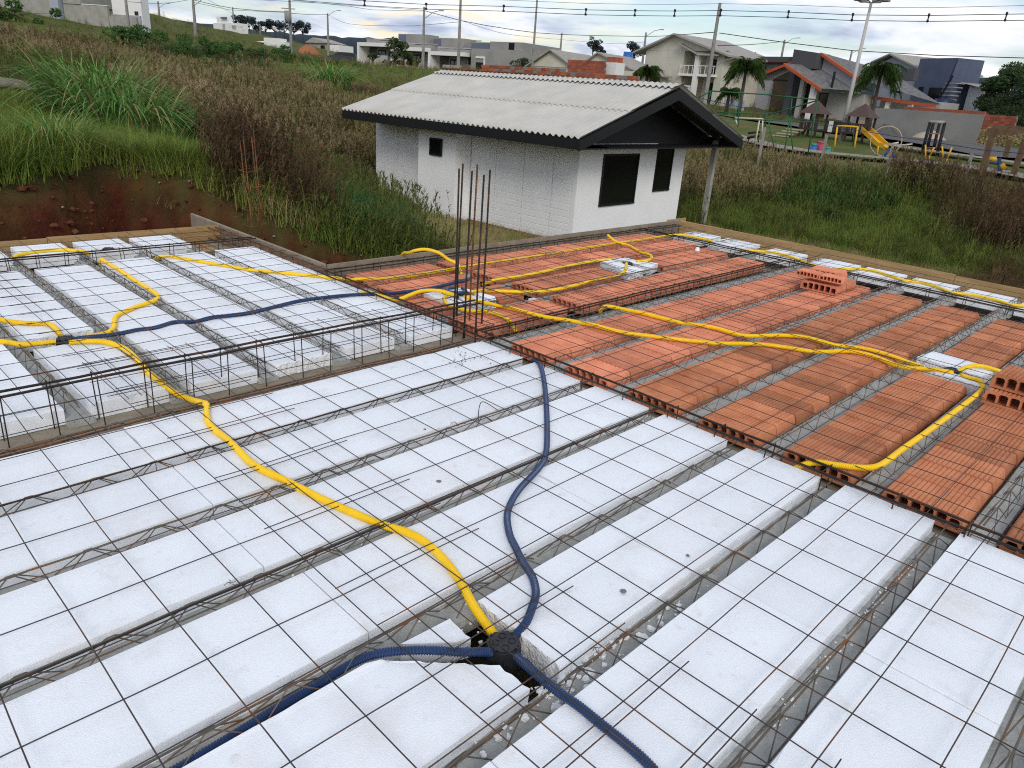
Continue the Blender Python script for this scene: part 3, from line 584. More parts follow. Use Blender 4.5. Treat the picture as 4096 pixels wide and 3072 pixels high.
# ================================================================ terrain
CP = [(71.64, 144.66, 5.25), (71.77, 155.73, 8.25), (-1.24, 7.15, 0.28), (0.23, 8.02, 0.37), (0.84, 7.27, 0.24), (1.27, 6.55, -0.02), (2.49, 6.48, -0.50), (3.68, 9.82, -0.30), (6.81, 12.63, -1.18),
 (-0.32, 11.25, 0.51), (0.98, 17.11, 0.67), (2.29, 22.96, 0.91), (5.55, 37.61, 1.44), (10.84, 61.01, 2.78), (17.36, 84.15, 4.61),
 (2.11, 15.80, 0.61), (4.93, 19.09, 0.50), (10.56, 34.07, 1.06), (19.75, 58.39, 2.43), (24.90, 76.73, 3.84), (35.95, 88.52, 4.54), (42.61, 118.17, 8.07),
 (10.93, 25.21, 0.51), (19.02, 41.28, 1.29), (37.03, 77.00, 3.50), (73.10, 148.41, 8.74), (20.20, 34.91, 0.96), (70.57, 115.46, 4.22), (50.54, 92.46, 3.78), (116.57, 192.83, 8.24), (68.92, 150.44, 8.88),
 (65.63, 99.61, 3.25), (53.76, 68.70, 2.35), (70.16, 70.15, 3.72), (36.93, 41.05, 1.84),
 (11.35,17.5,-2.12), (11.67,9.14,-2.12), (17.0,9.3,-2.1), (16.8,17.7,-1.7), (18.5,9.2,-2.1), (24,17,-1.3),
 (49.79, 42.15, 2.48), (58.58, 38.90, 0.91), (75.80, 49.13, 2.06), (82.95, 36.34, 0.79), (101.74, 29.16, 2.64), (66.87, 22.97, 0.19), (62.03, 15.34, 0.03),
 (44.95, 15.89, 0.02), (37.67, 17.42, -0.67), (30.91, 7.71, -0.57), (30.09, 2.84, -0.59), (41.38, 7.42, -0.17), (56.74, 23.91, 0.37), (51.58, 7.62, 0.12), (114.13, 21.16, 2.64),
 (14,-1,-2.6), (22,-4,-2.5), (9,3,-2.6), (10,-8,-2.8), (35,-12,-2.4), (60,-20,-1.6), (20,4,-2.35), (-10,-15,-3), (-20,5,.0), (-12,14,.2), (-40,30,2), (-40,80,6), (10,-60,-3.5), (-40,-40,-3), (100,-40,-1), (90,10,1.5),
 (105.42, 308.12, 16.77), (258.78, 398.68, 7.51), (380.08, 285.36, 3.99), (482.60, 114.36, 3.37), (190.97, 198.17, 3.27), (243.51, 128.75, 1.13), (128.31, 172.83, 4.83), (129.49, 208.36, 8.35), (500,-100,8), (-100,500,30), (-300,100,15), (-300,-300,-4), (200,-400,-4), (800,800,12), (900,0,6), (0,900,40), (-700,700,40), (-900,-900,-6), (900,-900,-4)]
CPa = np.array(CP)
def tps(r2): return np.where(r2 > 1e-12, .5*r2*np.log(np.maximum(r2, 1e-12)), 0)
_X = CPa[:, :2]; _n = len(CPa); _D = ((_X[:, None]-_X[None])**2).sum(-1)/1e4
_A = np.zeros((_n+3, _n+3)); _A[:_n, :_n] = tps(_D)+np.eye(_n)*2e-5; _A[:_n, _n:] = np.c_[np.ones(_n), _X/100]; _A[_n:, :_n] = _A[:_n, _n:].T
_c = np.linalg.solve(_A, np.r_[CPa[:, 2], 0, 0, 0])
def sm(t): t = np.clip(t, 0, 1); return t*t*(3-2*t)
def Hs(x, y):
    x = np.atleast_1d(np.asarray(x, float)); y = np.atleast_1d(np.asarray(y, float))
    z = np.zeros(len(x))
    for i in range(0, len(x), 20000):
        a = np.c_[x[i:i+20000], y[i:i+20000]]; d = ((a[:, None]-_X[None])**2).sum(-1)/1e4
        z[i:i+20000] = tps(d)@_c[:_n]+np.c_[np.ones(len(a)), a/100]@_c[_n:]
    dx = np.maximum(np.maximum(-14-x, x-6.7), 0); wob = .95*np.exp(-((x-.2)/1.15)**2)+.12*np.sin(x*3.1+1)-1.0*sm((x-1.1)/1.2)
    dy = np.maximum(np.maximum(-14-y, y-(5.25+wob)), 0); d = np.hypot(dx, dy)
    s = sm((d-.15)/1.6); lump = .12*np.sin(x*4.1+y*2.3)*np.sin(y*3.7-x)+.06*np.sin(x*9+y*7)
    return -2.75+(z+2.75)*s+lump*s*(1-s)*3.2, s
def H(x, y): return float(Hs(x, y)[0][0])
def axis(c, n, fine, far):
    s = np.linspace(-1, 1, n); return c+np.sign(s)*(fine*np.abs(s)+far*np.abs(s)**5)
gx = axis(4, 300, 42, 1900); gy = axis(7, 300, 42, 1900)
GX, GY = np.meshgrid(gx, gy); Zt, St = Hs(GX.ravel(), GY.ravel())
def inpoly(px, py, poly):
    c = np.zeros(np.shape(px), bool); n = len(poly)
    for i in range(n):
        x0, y0 = poly[i][:2]; x1, y1 = poly[(i+1) % n][:2]
        if y0 == y1: continue
        k = ((y0 > py) != (y1 > py)) & (px < (x1-x0)*(py-y0)/(y1-y0)+x0); c ^= k
    return c
LAWN = [(31.26, 16.66, -0.08), (29.69, 13.27, -0.66), (28.55, 6.88, -0.65), (27.39, 0.79, -0.52), (65.85, 7.33, 0.93), (68.46, 18.28, 0.24), (60.30, 25.76, 0.42), (51.27, 29.96, 0.49)]
rough = .10*np.array([noise.noise((a*.35, b*.35, 0))+.5*noise.noise((a*1.1, b*1.1, 4)) for a, b in zip(GX.ravel(), GY.ravel())])
lawn_a = inpoly(GX.ravel(), GY.ravel(), LAWN).astype(float)
dist = np.hypot(GX.ravel()+3.3, GY.ravel()+3.4)
Zt = Zt+rough*np.where(lawn_a > 0, .2, 1)
nx = len(gx); idx = np.arange(nx*nx).reshape(nx, nx)
fc = np.stack([idx[:-1, :-1], idx[:-1, 1:], idx[1:, 1:], idx[1:, :-1]], -1).reshape(-1, 4)
me = bpy.data.meshes.new('ground'); me.from_pydata(np.c_[GX.ravel(), GY.ravel(), Zt].tolist(), [], fc.tolist()); me.polygons.foreach_set('use_smooth', [True]*len(fc))
bank = np.clip((1-St)*9-.12, 0, 1)*np.where((GY.ravel() > 2) & (GX.ravel() < 14), 1, .35)
for nm, arr in (('soil', bank), ('lawn', lawn_a)):
    at_ = me.attributes.new(nm, 'FLOAT', 'POINT'); at_.data.foreach_set('value', arr.astype(np.float32))
M = bpy.data.materials.new('ground_cover'); M.use_nodes = True; t = M.node_tree; L = t.links.new; b = t.nodes['Principled BSDF']; b.inputs['Roughness'].default_value = .95; b.inputs['Specular IOR Level'].default_value = .1
def tn(sc, det=6, off=0):
    g = t.nodes.new('ShaderNodeNewGeometry'); mp = t.nodes.new('ShaderNodeMapping'); mp.inputs['Location'].default_value = (off, off, 0); L(g.outputs['Position'], mp.inputs[0])
    n = t.nodes.new('ShaderNodeTexNoise'); n.inputs['Scale'].default_value = sc; n.inputs['Detail'].default_value = det; n.inputs['Roughness'].default_value = .65; L(mp.outputs[0], n.inputs[0]); return n.outputs['Fac']
def tr(src, stops):
    n = t.nodes.new('ShaderNodeValToRGB'); e = n.color_ramp.elements
    while len(e) < len(stops): e.new(.5)
    for el, (p_, c_) in zip(e, stops): el.position = p_; el.color = (*c_, 1)
    L(src, n.inputs[0]); return n.outputs[0]
def tm(f, a, c_):
    n = t.nodes.new('ShaderNodeMix'); n.data_type = 'RGBA'; L(f, n.inputs[0]); L(a, n.inputs[6]); L(c_, n.inputs[7]); return n.outputs[2]
def ta(nm):
    n = t.nodes.new('ShaderNodeAttribute'); n.attribute_name = nm; return n.outputs['Fac']
field = tr(tn(.12), [(.35, (.075,.10,.026)), (.5, (.10,.10,.036)), (.62, (.085,.12,.028)), (.75, (.12,.085,.045))])
soil = tr(tn(2.2, 8), [(.3, (.028,.009,.006)), (.5, (.075,.020,.011)), (.66, (.125,.034,.017)), (.8, (.13,.065,.045))])
lawnc = tr(tn(.5, 6, 5), [(.35, (.07,.10,.025)), (.52, (.10,.125,.035)), (.66, (.17,.12,.06)), (.8, (.20,.11,.075))])
L(tm(ta('lawn'), tm(ta('soil'), field, soil), lawnc), b.inputs['Base Color'])
bp = t.nodes.new('ShaderNodeBump'); bp.inputs['Strength'].default_value = 1; bp.inputs['Distance'].default_value = .12; L(tn(5, 8), bp.inputs['Height']); L(bp.outputs[0], b.inputs['Normal'])
me.materials.append(M); tag(link('ground', me), kind='structure')

def drape(name, pts, wd, m, dz, step=2.0):
    P = resample([Vector((p[0], p[1], 0)) for p in pts], step); b = MB(); row = []
    for i, p in enumerate(P):
        tt = (P[min(i+1, len(P)-1)]-P[max(i-1, 0)]).normalized(); s = Vector((-tt.y, tt.x, 0))
        for k in (-.5, -.17, .17, .5):
            q = p+s*(wd*k); row.append((q.x, q.y, H(p.x, p.y)*.5+H(q.x, q.y)*.5+dz))
    b.add(row, [(i*4+j, i*4+j+1, i*4+j+5, i*4+j+4) for i in range(len(P)-1) for j in range(3)])
    return tag(b.build(name, m, None, True), kind='structure')
m_asph = mat('asphalt', (.075,.072,.070), .9, (.11,.10,.095), .8, .35, .65)
m_path = mat('pale_paving', (.30,.27,.235), .9, (.22,.19,.16), 1.5, .35, .65)
m_dirt = mat('dirt_road_soil', (.13,.095,.075), .95, (.085,.06,.048), .9, .35, .65, bump=.6, bscale=6)
STREET = [(59.82, 35.14, 0.39), (55.34, 26.81, 0.17), (54.52, 21.52, 0.22), (51.84, 14.49, 0.13), (48.29, 8.60, 0.25), (44.13, 3.81, 0.37)]
drape('street', STREET, 7.5, m_asph, .16)
drape('kerb_path', [(43.92, 12.94, -0.08), (41.89, 9.41, -0.03), (39.86, 4.98, 0.05), (39.20, 2.94, 0.11)], 1.3, m_path, .2)
drape('park_path', [(40.25, 21.07, -0.67), (37.74, 14.96, -0.58), (35.73, 10.59, -0.43), (34.23, 7.08, -0.32), (32.53, 3.40, -0.22), (31.31, 1.60, -0.14)], 1.5, m_path, .2)
drape('dirt_road', [(0.33, 20.27, 0.79), (1.43, 20.59, 0.81), (2.27, 19.89, 0.82), (2.47, 18.30, 0.80)], 3.2, m_dirt, .12, .8)
# ---- far forested ridge
m_ridge = mat('far_forest', (.018,.030,.045), .95, (.030,.045,.06), .05, .4, .6, bump=1, bscale=.3)
rg = MB(); vs_ = []; nR = 260
for i in range(nR):
    a = R(-12+118*i/(nR-1)); d = 620+60*math.sin(i*.13)
    el = .047-.010*i/nR+.004*math.sin(i*.045+1)+.004*math.sin(i*.11)+.0022*noise.noise((i*.55, 0, 0))+.0012*noise.noise((i*1.7, 3, 0))
    x, y = CAM.x+d*math.cos(a), CAM.y+d*math.sin(a); zt = CAM.z+d*el*1.08
    vs_ += [(x, y, -8), (x, y, zt*.75), (x+20*math.cos(a), y+20*math.sin(a), zt), (x+200*math.cos(a), y+200*math.sin(a), zt*.8)]
rg.add(vs_, [(i*4+j, (i+1)*4+j, (i+1)*4+j+1, i*4+j+1) for i in range(nR-1) for j in range(3)])
tag(rg.build('hills', m_ridge, None, True), kind='structure')

# ================================================================ vegetation
def leafmat(name, c1, c2, rnd=.3, sc=.8):
    m = mat(name, c1, .8, c2, sc, .35, .65, rnd=rnd, spec=.15)
    tt = m.node_tree; b = tt.nodes['Principled BSDF']; out = tt.nodes['Material Output']
    tl = tt.nodes.new('ShaderNodeBsdfTranslucent'); ms = tt.nodes.new('ShaderNodeMixShader'); ms.inputs[0].default_value = .25
    tt.links.new(b.inputs['Base Color'].links[0].from_socket, tl.inputs[0]); tt.links.new(b.outputs[0], ms.inputs[1]); tt.links.new(tl.outputs[0], ms.inputs[2]); tt.links.new(ms.outputs[0], out.inputs[0])
    return m
mv_dry = leafmat('dry_weed', (.165,.12,.056), (.11,.08,.038)); mv_head = leafmat('seed_head', (.34,.27,.15), (.23,.17,.09))
mv_olive = leafmat('olive_weed', (.135,.15,.042), (.095,.118,.032)); mv_grass = leafmat('green_grass', (.13,.205,.035), (.20,.235,.05))
mv_dark = leafmat('dark_green_leaf', (.035,.095,.02), (.06,.13,.028)); mv_straw = leafmat('straw', (.42,.34,.16), (.28,.24,.10))
mv_brown = leafmat('dark_brown_weed', (.085,.052,.03), (.145,.095,.05)); mv_pink = leafmat('pink_grass', (.20,.105,.07), (.15,.09,.05))
mv_reed = leafmat('bright_reed_leaf', (.07,.19,.035), (.20,.33,.10), .3, 9); mv_tree = leafmat('tree_leaf', (.028,.055,.020), (.045,.075,.025), sc=1.5)
mv_palm = leafmat('palm_leaf', (.035,.075,.018), (.06,.10,.025)); mv_bark = mat('bark', (.10,.085,.07), .95, (.06,.05,.042), 8, .4, .6)
plants = bpy.data.collections.new('plant_sources')
def blade(b, p, az, h, lean, wd, seg=3, droop=1.0, twist=0):
    d = Vector((math.cos(az), math.sin(az), 0)); s = Vector((-math.sin(az+twist), math.cos(az+twist), 0)); vs_ = []
    for i in range(seg+1):
        t_ = i/seg; q = Vector(p)+d*(lean*h*(t_**1.7))+Vector((0, 0, h*(t_-.5*droop*lean*t_**2.6)))
        w_ = wd*(1-t_**1.6*.92)*.5; vs_ += [q-s*w_, q+s*w_]
    b.add(vs_, [(2*i, 2*i+1, 2*i+3, 2*i+2) for i in range(seg)])
def src(name, b, mats): o = bpy.data.objects.new(name, b.mesh(name, mats)); plants.objects.link(o); return o
def weed(name, mstem, mhead, h=1.2, n=9, seed=0, spread=.22, heads=True):
    random.seed(seed); b = MB()
    for _ in range(n):
        x, y = random.gauss(0, spread*.6), random.gauss(0, spread*.6); az = random.uniform(0, 6.28); hh = h*random.uniform(.5, 1.08); le = random.uniform(.03, .28)
        b.cur = 0; blade(b, (x, y, 0), az, hh, le, .011, 3, .4, random.uniform(0, 3))
        for k in range(13):
            t_ = random.uniform(.08, .86); q = (x+math.cos(az)*le*hh*t_**1.7, y+math.sin(az)*le*hh*t_**1.7, hh*t_*.95); blade(b, q, random.uniform(0, 6.28), random.uniform(.06, .17), random.uniform(.4, 1.2), .02, 2, 1, random.uniform(0, 1))
        if heads:
            b.cur = 1; tx, ty = x+math.cos(az)*le*hh, y+math.sin(az)*le*hh; L_ = random.uniform(.10, .24)
            for k in range(15): blade(b, (tx+random.gauss(0, .013), ty+random.gauss(0, .013), hh*(1-le*.22)-random.uniform(-.01, L_)), random.uniform(0, 6.28), random.uniform(.025, .06), random.uniform(.3, 1.0), .022, 1, .4, random.uniform(0, 3))
    return src(name, b, [mstem, mhead])
def tuft(name, m, h=.6, n=34, seed=0, wd=.014, spread=.16, lean=(.2, 1.0)):
    random.seed(seed); b = MB()
    for _ in range(n):
        x, y = random.gauss(0, spread*.55), random.gauss(0, spread*.55); blade(b, (x, y, 0), random.uniform(0, 6.28), h*random.uniform(.45, 1.05), random.uniform(*lean), wd, 3, 1)
    return src(name, b, m)
# indices follow the alphabetical order of the names
weed('a0', mv_dry, mv_head, 1.25, 9, 1); weed('a1', mv_dry, mv_head, 1.05, 8, 2, .3); weed('a2', mv_olive, mv_head, 1.15, 9, 3); weed('a3', mv_olive, mv_olive, .95, 9, 4, .3, False)
tuft('a4', mv_grass, .62, 46, 5, .010, .2); tuft('a5', mv_grass, .42, 50, 6, .009, .22, (.3, 1.3)); tuft('a6', mv_dark, .75, 40, 7, .026, .24, (.4, 1.2)); tuft('a7', mv_straw, .5, 46, 8, .008, .24, (.3, 1.4))
weed('a8', mv_brown, mv_brown, 1.15, 10, 9, .28); tuft('a9', mv_pink, .5, 36, 10, .012, .25)
random.seed(11)
def scatter(name, label, cat, pts):
    """pts: (x, y, z, yaw, tilt, scale, index) - one object of countless plants"""
    me = bpy.data.meshes.new(name); me.from_pydata([p[:3] for p in pts], [], [])
    r = me.attributes.new('rot', 'FLOAT_VECTOR', 'POINT'); r.data.foreach_set('vector', np.array([(p[4], p[4]*.6, p[3]) for p in pts], np.float32).ravel())
    s = me.attributes.new('scl', 'FLOAT', 'POINT'); s.data.foreach_set('value', np.array([p[5] for p in pts], np.float32))
    k = me.attributes.new('pick', 'INT', 'POINT'); k.data.foreach_set('value', np.array([p[6] for p in pts], np.int32))
    o = link(name, me); g = bpy.data.node_groups.new(name, 'GeometryNodeTree')
    g.interface.new_socket('Geometry', in_out='INPUT', socket_type='NodeSocketGeometry'); g.interface.new_socket('Geometry', in_out='OUTPUT', socket_type='NodeSocketGeometry')
    gi = g.nodes.new('NodeGroupInput'); go = g.nodes.new('NodeGroupOutput'); ip = g.nodes.new('GeometryNodeInstanceOnPoints'); ci = g.nodes.new('GeometryNodeCollectionInfo')
    ci.inputs[0].default_value = plants; ci.inputs['Separate Children'].default_value = True; ci.inputs['Reset Children'].default_value = True
    def na(nm, ty):
        n = g.nodes.new('GeometryNodeInputNamedAttribute'); n.data_type = ty; n.inputs[0].default_value = nm; return [q for q in n.outputs if q.enabled][0]
    er = g.nodes.new('FunctionNodeEulerToRotation'); g.links.new(na('rot', 'FLOAT_VECTOR'), er.inputs[0])
    g.links.new(gi.outputs[0], ip.inputs['Points']); g.links.new(ci.outputs[0], ip.inputs['Instance']); ip.inputs['Pick Instance'].default_value = True
    g.links.new(na('pick', 'INT'), ip.inputs['Instance Index']); g.links.new(er.outputs[0], ip.inputs['Rotation']); g.links.new(na('scl', 'FLOAT'), ip.inputs['Scale']); g.links.new(ip.outputs[0], go.inputs[0])
    md = o.modifiers.new('scatter', 'NODES'); md.node_group = g
    return tag(o, label, cat, kind='stuff')
ZONES = [((-0.19, 9.69, 0.42), 4.2, [4, 5, 4]), ((1.83, 14.84, 0.61), 4.5, [4, 5, 5]), ((0.40, 14.16, 0.52), 5.5, [4, 5, 5]), ((1.49, 9.70, 0.27), 2.6, [4, 5, 4]),
 ((7.07, 14.80, -0.27), 3.0, [4, 6, 6]), ((7.41, 13.43, -0.75), 2.4, [6, 4, 4]), ((3.53, 7.60, -0.85), 1.5, [6, 4, 4]), ((2.57, 9.25, -0.28), 1.8, [4, 5, 7]), ((2.19, 7.21, -0.41), 1.0, [7, 8, 4]),
 ((5.81, 9.07, -1.08), 2.6, [7, 7, 4, 3]), ((6.47, 7.92, -1.18), 2.6, [7, 7, 7, 5]), ((6.52, 11.63, -1.08), 2.4, [7, 4, 3]),
 ((4.60, 14.92, -0.04), 4.0, [0, 1, 2, 2, 3, 4]), ((11.67, 23.69, 0.36), 6, [0, 1, 2, 3, 2, 4]), ((8.53, 26.28, 0.79), 5, [4, 3, 2, 5]),
 ((18.86, 36.85, 1.29), 6, [9, 9, 1]), ((5.41, 31.48, 1.16), 5, [0, 8, 1, 2]), ((19.82, 54.07, 2.02), 9, [8, 6, 3, 6]), ((28.91, 58.69, 2.49), 8, [3, 6, 2]), ((14.12, 53.96, 2.21), 10, [4, 3, 5, 2]), ((6.05, 29.24, 0.97), 5, [4, 5, 2, 3]), ((16.77, 36.82, 0.95), 7, [4, 5, 3]), ((30.34, 46.22, 1.27), 8, [4, 5, 2]),
 ((27, 14.5), 3.0, [4, 2, 4]), ((25, 8), 2.4, [6, 6, 3, 4]), ((30, 4.6), 3.6, [8, 8, 0, 2]), ((25.5, 1.2), 2.6, [7, 8, 8, 5]), ((24, 12), 3.5, [2, 0, 2, 4]), ((31, 9.5), 4.0, [2, 3, 2, 0, 4]), ((33, 13), 4.5, [0, 2, 3, 2]), ((36, 4), 5, [0, 8, 2, 2, 3])]
NOGO = [[(-13, -13), (6.3, -13), (6.3, 2.6), (.6, 2.6), (.6, 4.7), (-13, 4.7)],
 [(11.1, 8.8), (17.9, 8.6), (18.2, 18), (11.0, 18)], LAWN]
pts = {'dry': [], 'green': [], 'far': []}
def veg(n, r0, r1, far):
    a = np.radians(np.random.RandomState(3 if far else 5).uniform(2, 88, n)); rs = np.random.RandomState(8 if far else 9); r = r0*(r1/r0)**rs.uniform(0, 1, n)
    x = CAM.x+r*np.cos(a); y = CAM.y+r*np.sin(a); ok = np.ones(n, bool)
    for q in NOGO: ok &= ~inpoly(x, y, q)
    z, s = Hs(x, y)
    for i in np.nonzero(ok)[0]:
        if s[i] < .975: continue
        pool = None; best = 1e9
        for c, rad, pl in ZONES:
            dd = math.hypot(x[i]-c[0], y[i]-c[1])/rad+.25*noise.noise((x[i]*.5, y[i]*.5, 1))
            if dd < 1 and dd < best: best = dd; pool = pl
        if pool is None:
            q = noise.noise((x[i]*.09, y[i]*.09, 3))+.4*noise.noise((x[i]*.3, y[i]*.3, 6))
            pool = [4, 5, 4, 3, 5] if q > .0 else ([0, 1, 8, 2] if q < -.34 else [2, 3, 5, 4, 2, 0])
        k = random.choice(pool); sc = random.uniform(.7, 1.25)
        if far: sc *= .62 if k in (0, 1, 2, 3, 8) else .9
        if k in (0, 1, 2, 3, 8): sc *= .95
        if not far and y[i] < 20 and x[i] > 14 and k in (0, 1, 2, 3, 8): sc *= 1.0+.35*noise.noise((x[i]*.25, y[i]*.25, 2))
        if 7.4 < x[i] < 11.4 and 6.2 < y[i] < 19 or 9 < x[i] < 18.6 and 4.6 < y[i] < 8.9: k = random.choice([7, 7, 5, 9 if random.random() < .1 else 7]); sc = random.uniform(.45, .85)
        elif x[i] > 9 and y[i] < 7.5 and r[i] < 24.4+1.8*noise.noise((x[i]*.3, y[i]*.3, 9)): k = random.choice([5, 7, 7, 4]) if y[i] > 1.2 else random.choice([5, 7, 7, 8]); sc = random.uniform(.5, .85)
        if k in (4, 5) and y[i] > 8 and x[i] < 6: sc *= .58
        key = 'far' if far else ('green' if k in (4, 5, 6) else 'dry')
        pts[key].append((x[i], y[i], z[i]-.03, random.uniform(0, 6.28), random.gauss(0, .09), sc, k))
veg(30000, 10.5, 40, False); veg(20000, 38, 190, True)
# plants clinging to the top edge of the earth bank, and dry grass by the white house wall
scatter('dry_weeds', 'brown seed bearing weeds filling the lots around the white house', 'weeds', pts['dry'])
scatter('wild_grass', 'green wild grass around the earth bank and the white house', 'grass', pts['green'])
scatter('hillside_weeds', 'weeds and grass covering the hillside beyond', 'weeds', pts['far'])
bk = []
for _ in range(160):
    x = random.uniform(-6, 4.5); y = random.uniform(4.6, 8.2); z, s = Hs(x, y)
    if .55 < s[0] < .97 and random.random() < (s[0]-.3): bk.append((x, y, z[0]-.03, random.uniform(0, 6.28), random.gauss(0, .2), random.uniform(.5, 1.0), random.choice([4, 5, 5, 4, 7])))
scatter('bank_grass', 'loose grass overhanging the red earth bank', 'grass', bk)
cd = MB(); m_clod = mat('soil_clod', (.085,.024,.013), .95, (.15,.055,.03), 5, .4, .6, bump=.8, bscale=30); m_pale = mat('pale_stone', (.32,.27,.24), .9)
for _ in range(2200):
    x = random.uniform(-5, 3); y = random.uniform(5.2, 9.2); z, s = Hs(x, y)
    if .12 < s[0] < .97:
        cd.cur = 1 if random.random() < .05 else 0; r = random.choice([.012, .016, .02, .025, .03, .04, .055]) if cd.cur == 0 else .02; n = 6; ring = []
        for hh, q in ((-.3, .8), (.2, 1.0), (.7, .5)): ring += [(x+r*q*random.uniform(.6, 1.3)*math.cos(j*math.pi/3), y+r*q*random.uniform(.6, 1.3)*math.sin(j*math.pi/3), z[0]+.02+r*hh) for j in range(n)]
        cd.add(ring, [(i*n+j, i*n+(j+1) % n, (i+1)*n+(j+1) % n, (i+1)*n+j) for i in range(2) for j in range(n)]+[tuple(2*n+j for j in range(n))])
tag(cd.build('soil_clods', [m_clod, m_pale]), 'red soil clods and small stones on the cut earth bank', 'soil clods', kind='stuff')
def clump(label, p, h, n, rad, wd=.03, m=mv_reed, name='tall_grass_clump'):
    b = MB(); x0, y0 = p[0], p[1]; z0 = H(x0, y0)-.05
    for _ in range(n):
        a = random.uniform(0, 6.28); q = rad*math.sqrt(random.random()); az = a+random.uniform(-.7, .7); hh = h*random.uniform(.6, 1.1)
        x, y = x0+q*math.cos(a), y0+q*math.sin(a)*.8; b.cur = 1 if random.random() < .13 else 0
        blade(b, (x, y, H(x, y)-z0-.04+z0), az, hh, random.uniform(.35, 1.15), wd*random.uniform(.7, 1.3), 8, 1.5, random.uniform(-.4, .4))
    for i, v in enumerate(b.v): b.v[i] = (v[0]-x0, v[1]-y0, v[2]-z0)
    o = b.build(name, [m, mv_straw], None, False, (x0, y0, z0)); return tag(o, label, 'grass clump', 'clumps of tall arching grass')
clump('large bright green reed clump on the slope, upper part by the dirt road', (2.09, 14.24, 0.66), 2.0, 520, 1.0, .045)
clump('large bright green reed clump on the slope, lower part', (2.15, 12.65, 0.44), 1.7, 520, 1.05, .045)
clump('arching green grass clump hanging over the red earth bank', (-0.39, 8.09, 0.15), 1.05, 210, .4, .02)
clump('round green reed clump left of the flat roofed houses', (19.85, 33.95, 1.18), 2.3, 420, 1.15, .07)
clump('dark green grass clump on the earth beside the plywood board', (3.30, 7.16, -0.81), .8, 260, .55, .022, mv_dark)

def tree(label, base, h, blobs, n, leaf, m=mv_tree, trunk=.16, cat='tree', name='tree', grp=None, z=None):
    x, y = base[0], base[1]; z0 = (H(x, y) if z is None else z)-.1
    root = thing(name, label, cat, grp, (x, y, z0)); t_ = MB()
    t_.tube([(0, 0, 0), (.05*h*random.uniform(-1, 1), 0, h*.35), (0, .03*h, h*.62)], trunk, 7, [trunk, trunk*.75, trunk*.4])
    for bx, by, bz, br in blobs: t_.tube([(0, 0, h*.3), (bx*.5, by*.5, h*.3+(bz-h*.3)*.6), (bx, by, bz)], .05, 5, [trunk*.5, trunk*.3, trunk*.12])
    t_.build('trunk', mv_bark, root, True); c = MB(); tot = sum(q[3]**2 for q in blobs)
    for bx, by, bz, br in blobs:
        for _ in range(int(n*br*br/tot)):
            v = Vector((random.gauss(0, 1), random.gauss(0, 1), random.gauss(0, 1))).normalized()*br*random.uniform(.35, 1.05)**.6
            if noise.noise((v+Vector((bx, by, bz)))*1.3) < -.28: continue
            q = Vector((bx, by, bz))+Vector((v.x, v.y, v.z*.75)); u = Vector((random.gauss(0, 1), random.gauss(0, 1), random.gauss(0, .7))).normalized()*leaf; w_ = u.orthogonal().normalized()*leaf*.7
            c.add([q-u, q+w_, q+u, q-w_], [(0, 1, 2, 3)])
    c.build('crown', m, root); return root
def palm(label, base, h, z=None, fr=26, L=2.4):
    x, y = base[0], base[1]; z0 = (H(x, y) if z is None else z)-.1
    root = thing('palm_tree', label, 'palm tree', 'drooping palms by the street', (x, y, z0))
    MB().tube([(0, 0, 0), (.05, 0, h*.5), (.1, .05, h)], .16, 8, [.2, .15, .12]).build('trunk', mv_bark, root, True)
    for i in range(fr):
        b = MB(); az = i*2.4+random.uniform(-.5, .5); el = random.uniform(-.1, 1.35); ln = L*random.uniform(.65, 1.05); P_ = []; dr = random.uniform(.5, 1.0)
        for k in range(9):
            t_ = k/8; P_.append(Vector((.1+math.cos(az)*ln*.8*t_*math.cos(el*.6), .05+math.sin(az)*ln*.8*t_*math.cos(el*.6), h+ln*(math.sin(el)*.8*t_-dr*t_**2))))
        b.tube(P_, .02, 4, [.03*(1-.8*k/8) for k in range(9)])
        for k in range(1, 9):
            for s in (-1, 1):
                for j in range(5):
                    q = P_[k-1].lerp(P_[k], j/5); d = Vector((-math.sin(az)*s, math.cos(az)*s, 0))*random.uniform(.15, .45)+Vector((math.cos(az)*random.uniform(.05, .35), math.sin(az)*random.uniform(.05, .35), -random.uniform(.1, .6)))
                    w_ = Vector((math.cos(az), math.sin(az), 0))*.035; b.add([q-w_, q+w_, q+d*.9], [(0, 1, 2)])
        b.build('frond', mv_palm, root)
    return root

# ================================================================ the white house
m_white = mat('white_render', (.86,.87,.89), .8, (.82,.83,.85), 1.2, .4, .65)
m_panel = mat('white_panel', (.85,.86,.88), .75, (.80,.81,.83), 2, .4, .65)
m_black = mat('black_paint', (.008,.008,.009), .55, spec=.3)
m_glass = mat('dark_glass', (.006,.007,.008), .12, spec=.5)
m_roof = mat('fibre_cement', (.54,.53,.50), .85, (.46,.455,.43), 1.1, .35, .65, bump=.2, bscale=25); layer(m_panel, (.62,.58,.51), 2.2, .64, .8, .18, 6); layer(m_white, (.60,.55,.47), 1.8, .64, .8, .3, 9); layer(m_roof, (.42,.41,.38), 3, .6, .78, .2, 3)
m_cpost = mat('pale_concrete', (.36,.35,.32), .9, (.27,.26,.24), 5, .4, .6, bump=.3)
def part(root, name, m, boxes, lab=None):
    b = MB()
    for q in boxes: b.box(*q)
    o = b.build(name, m, root)
    if lab: o['label'] = lab
    return o
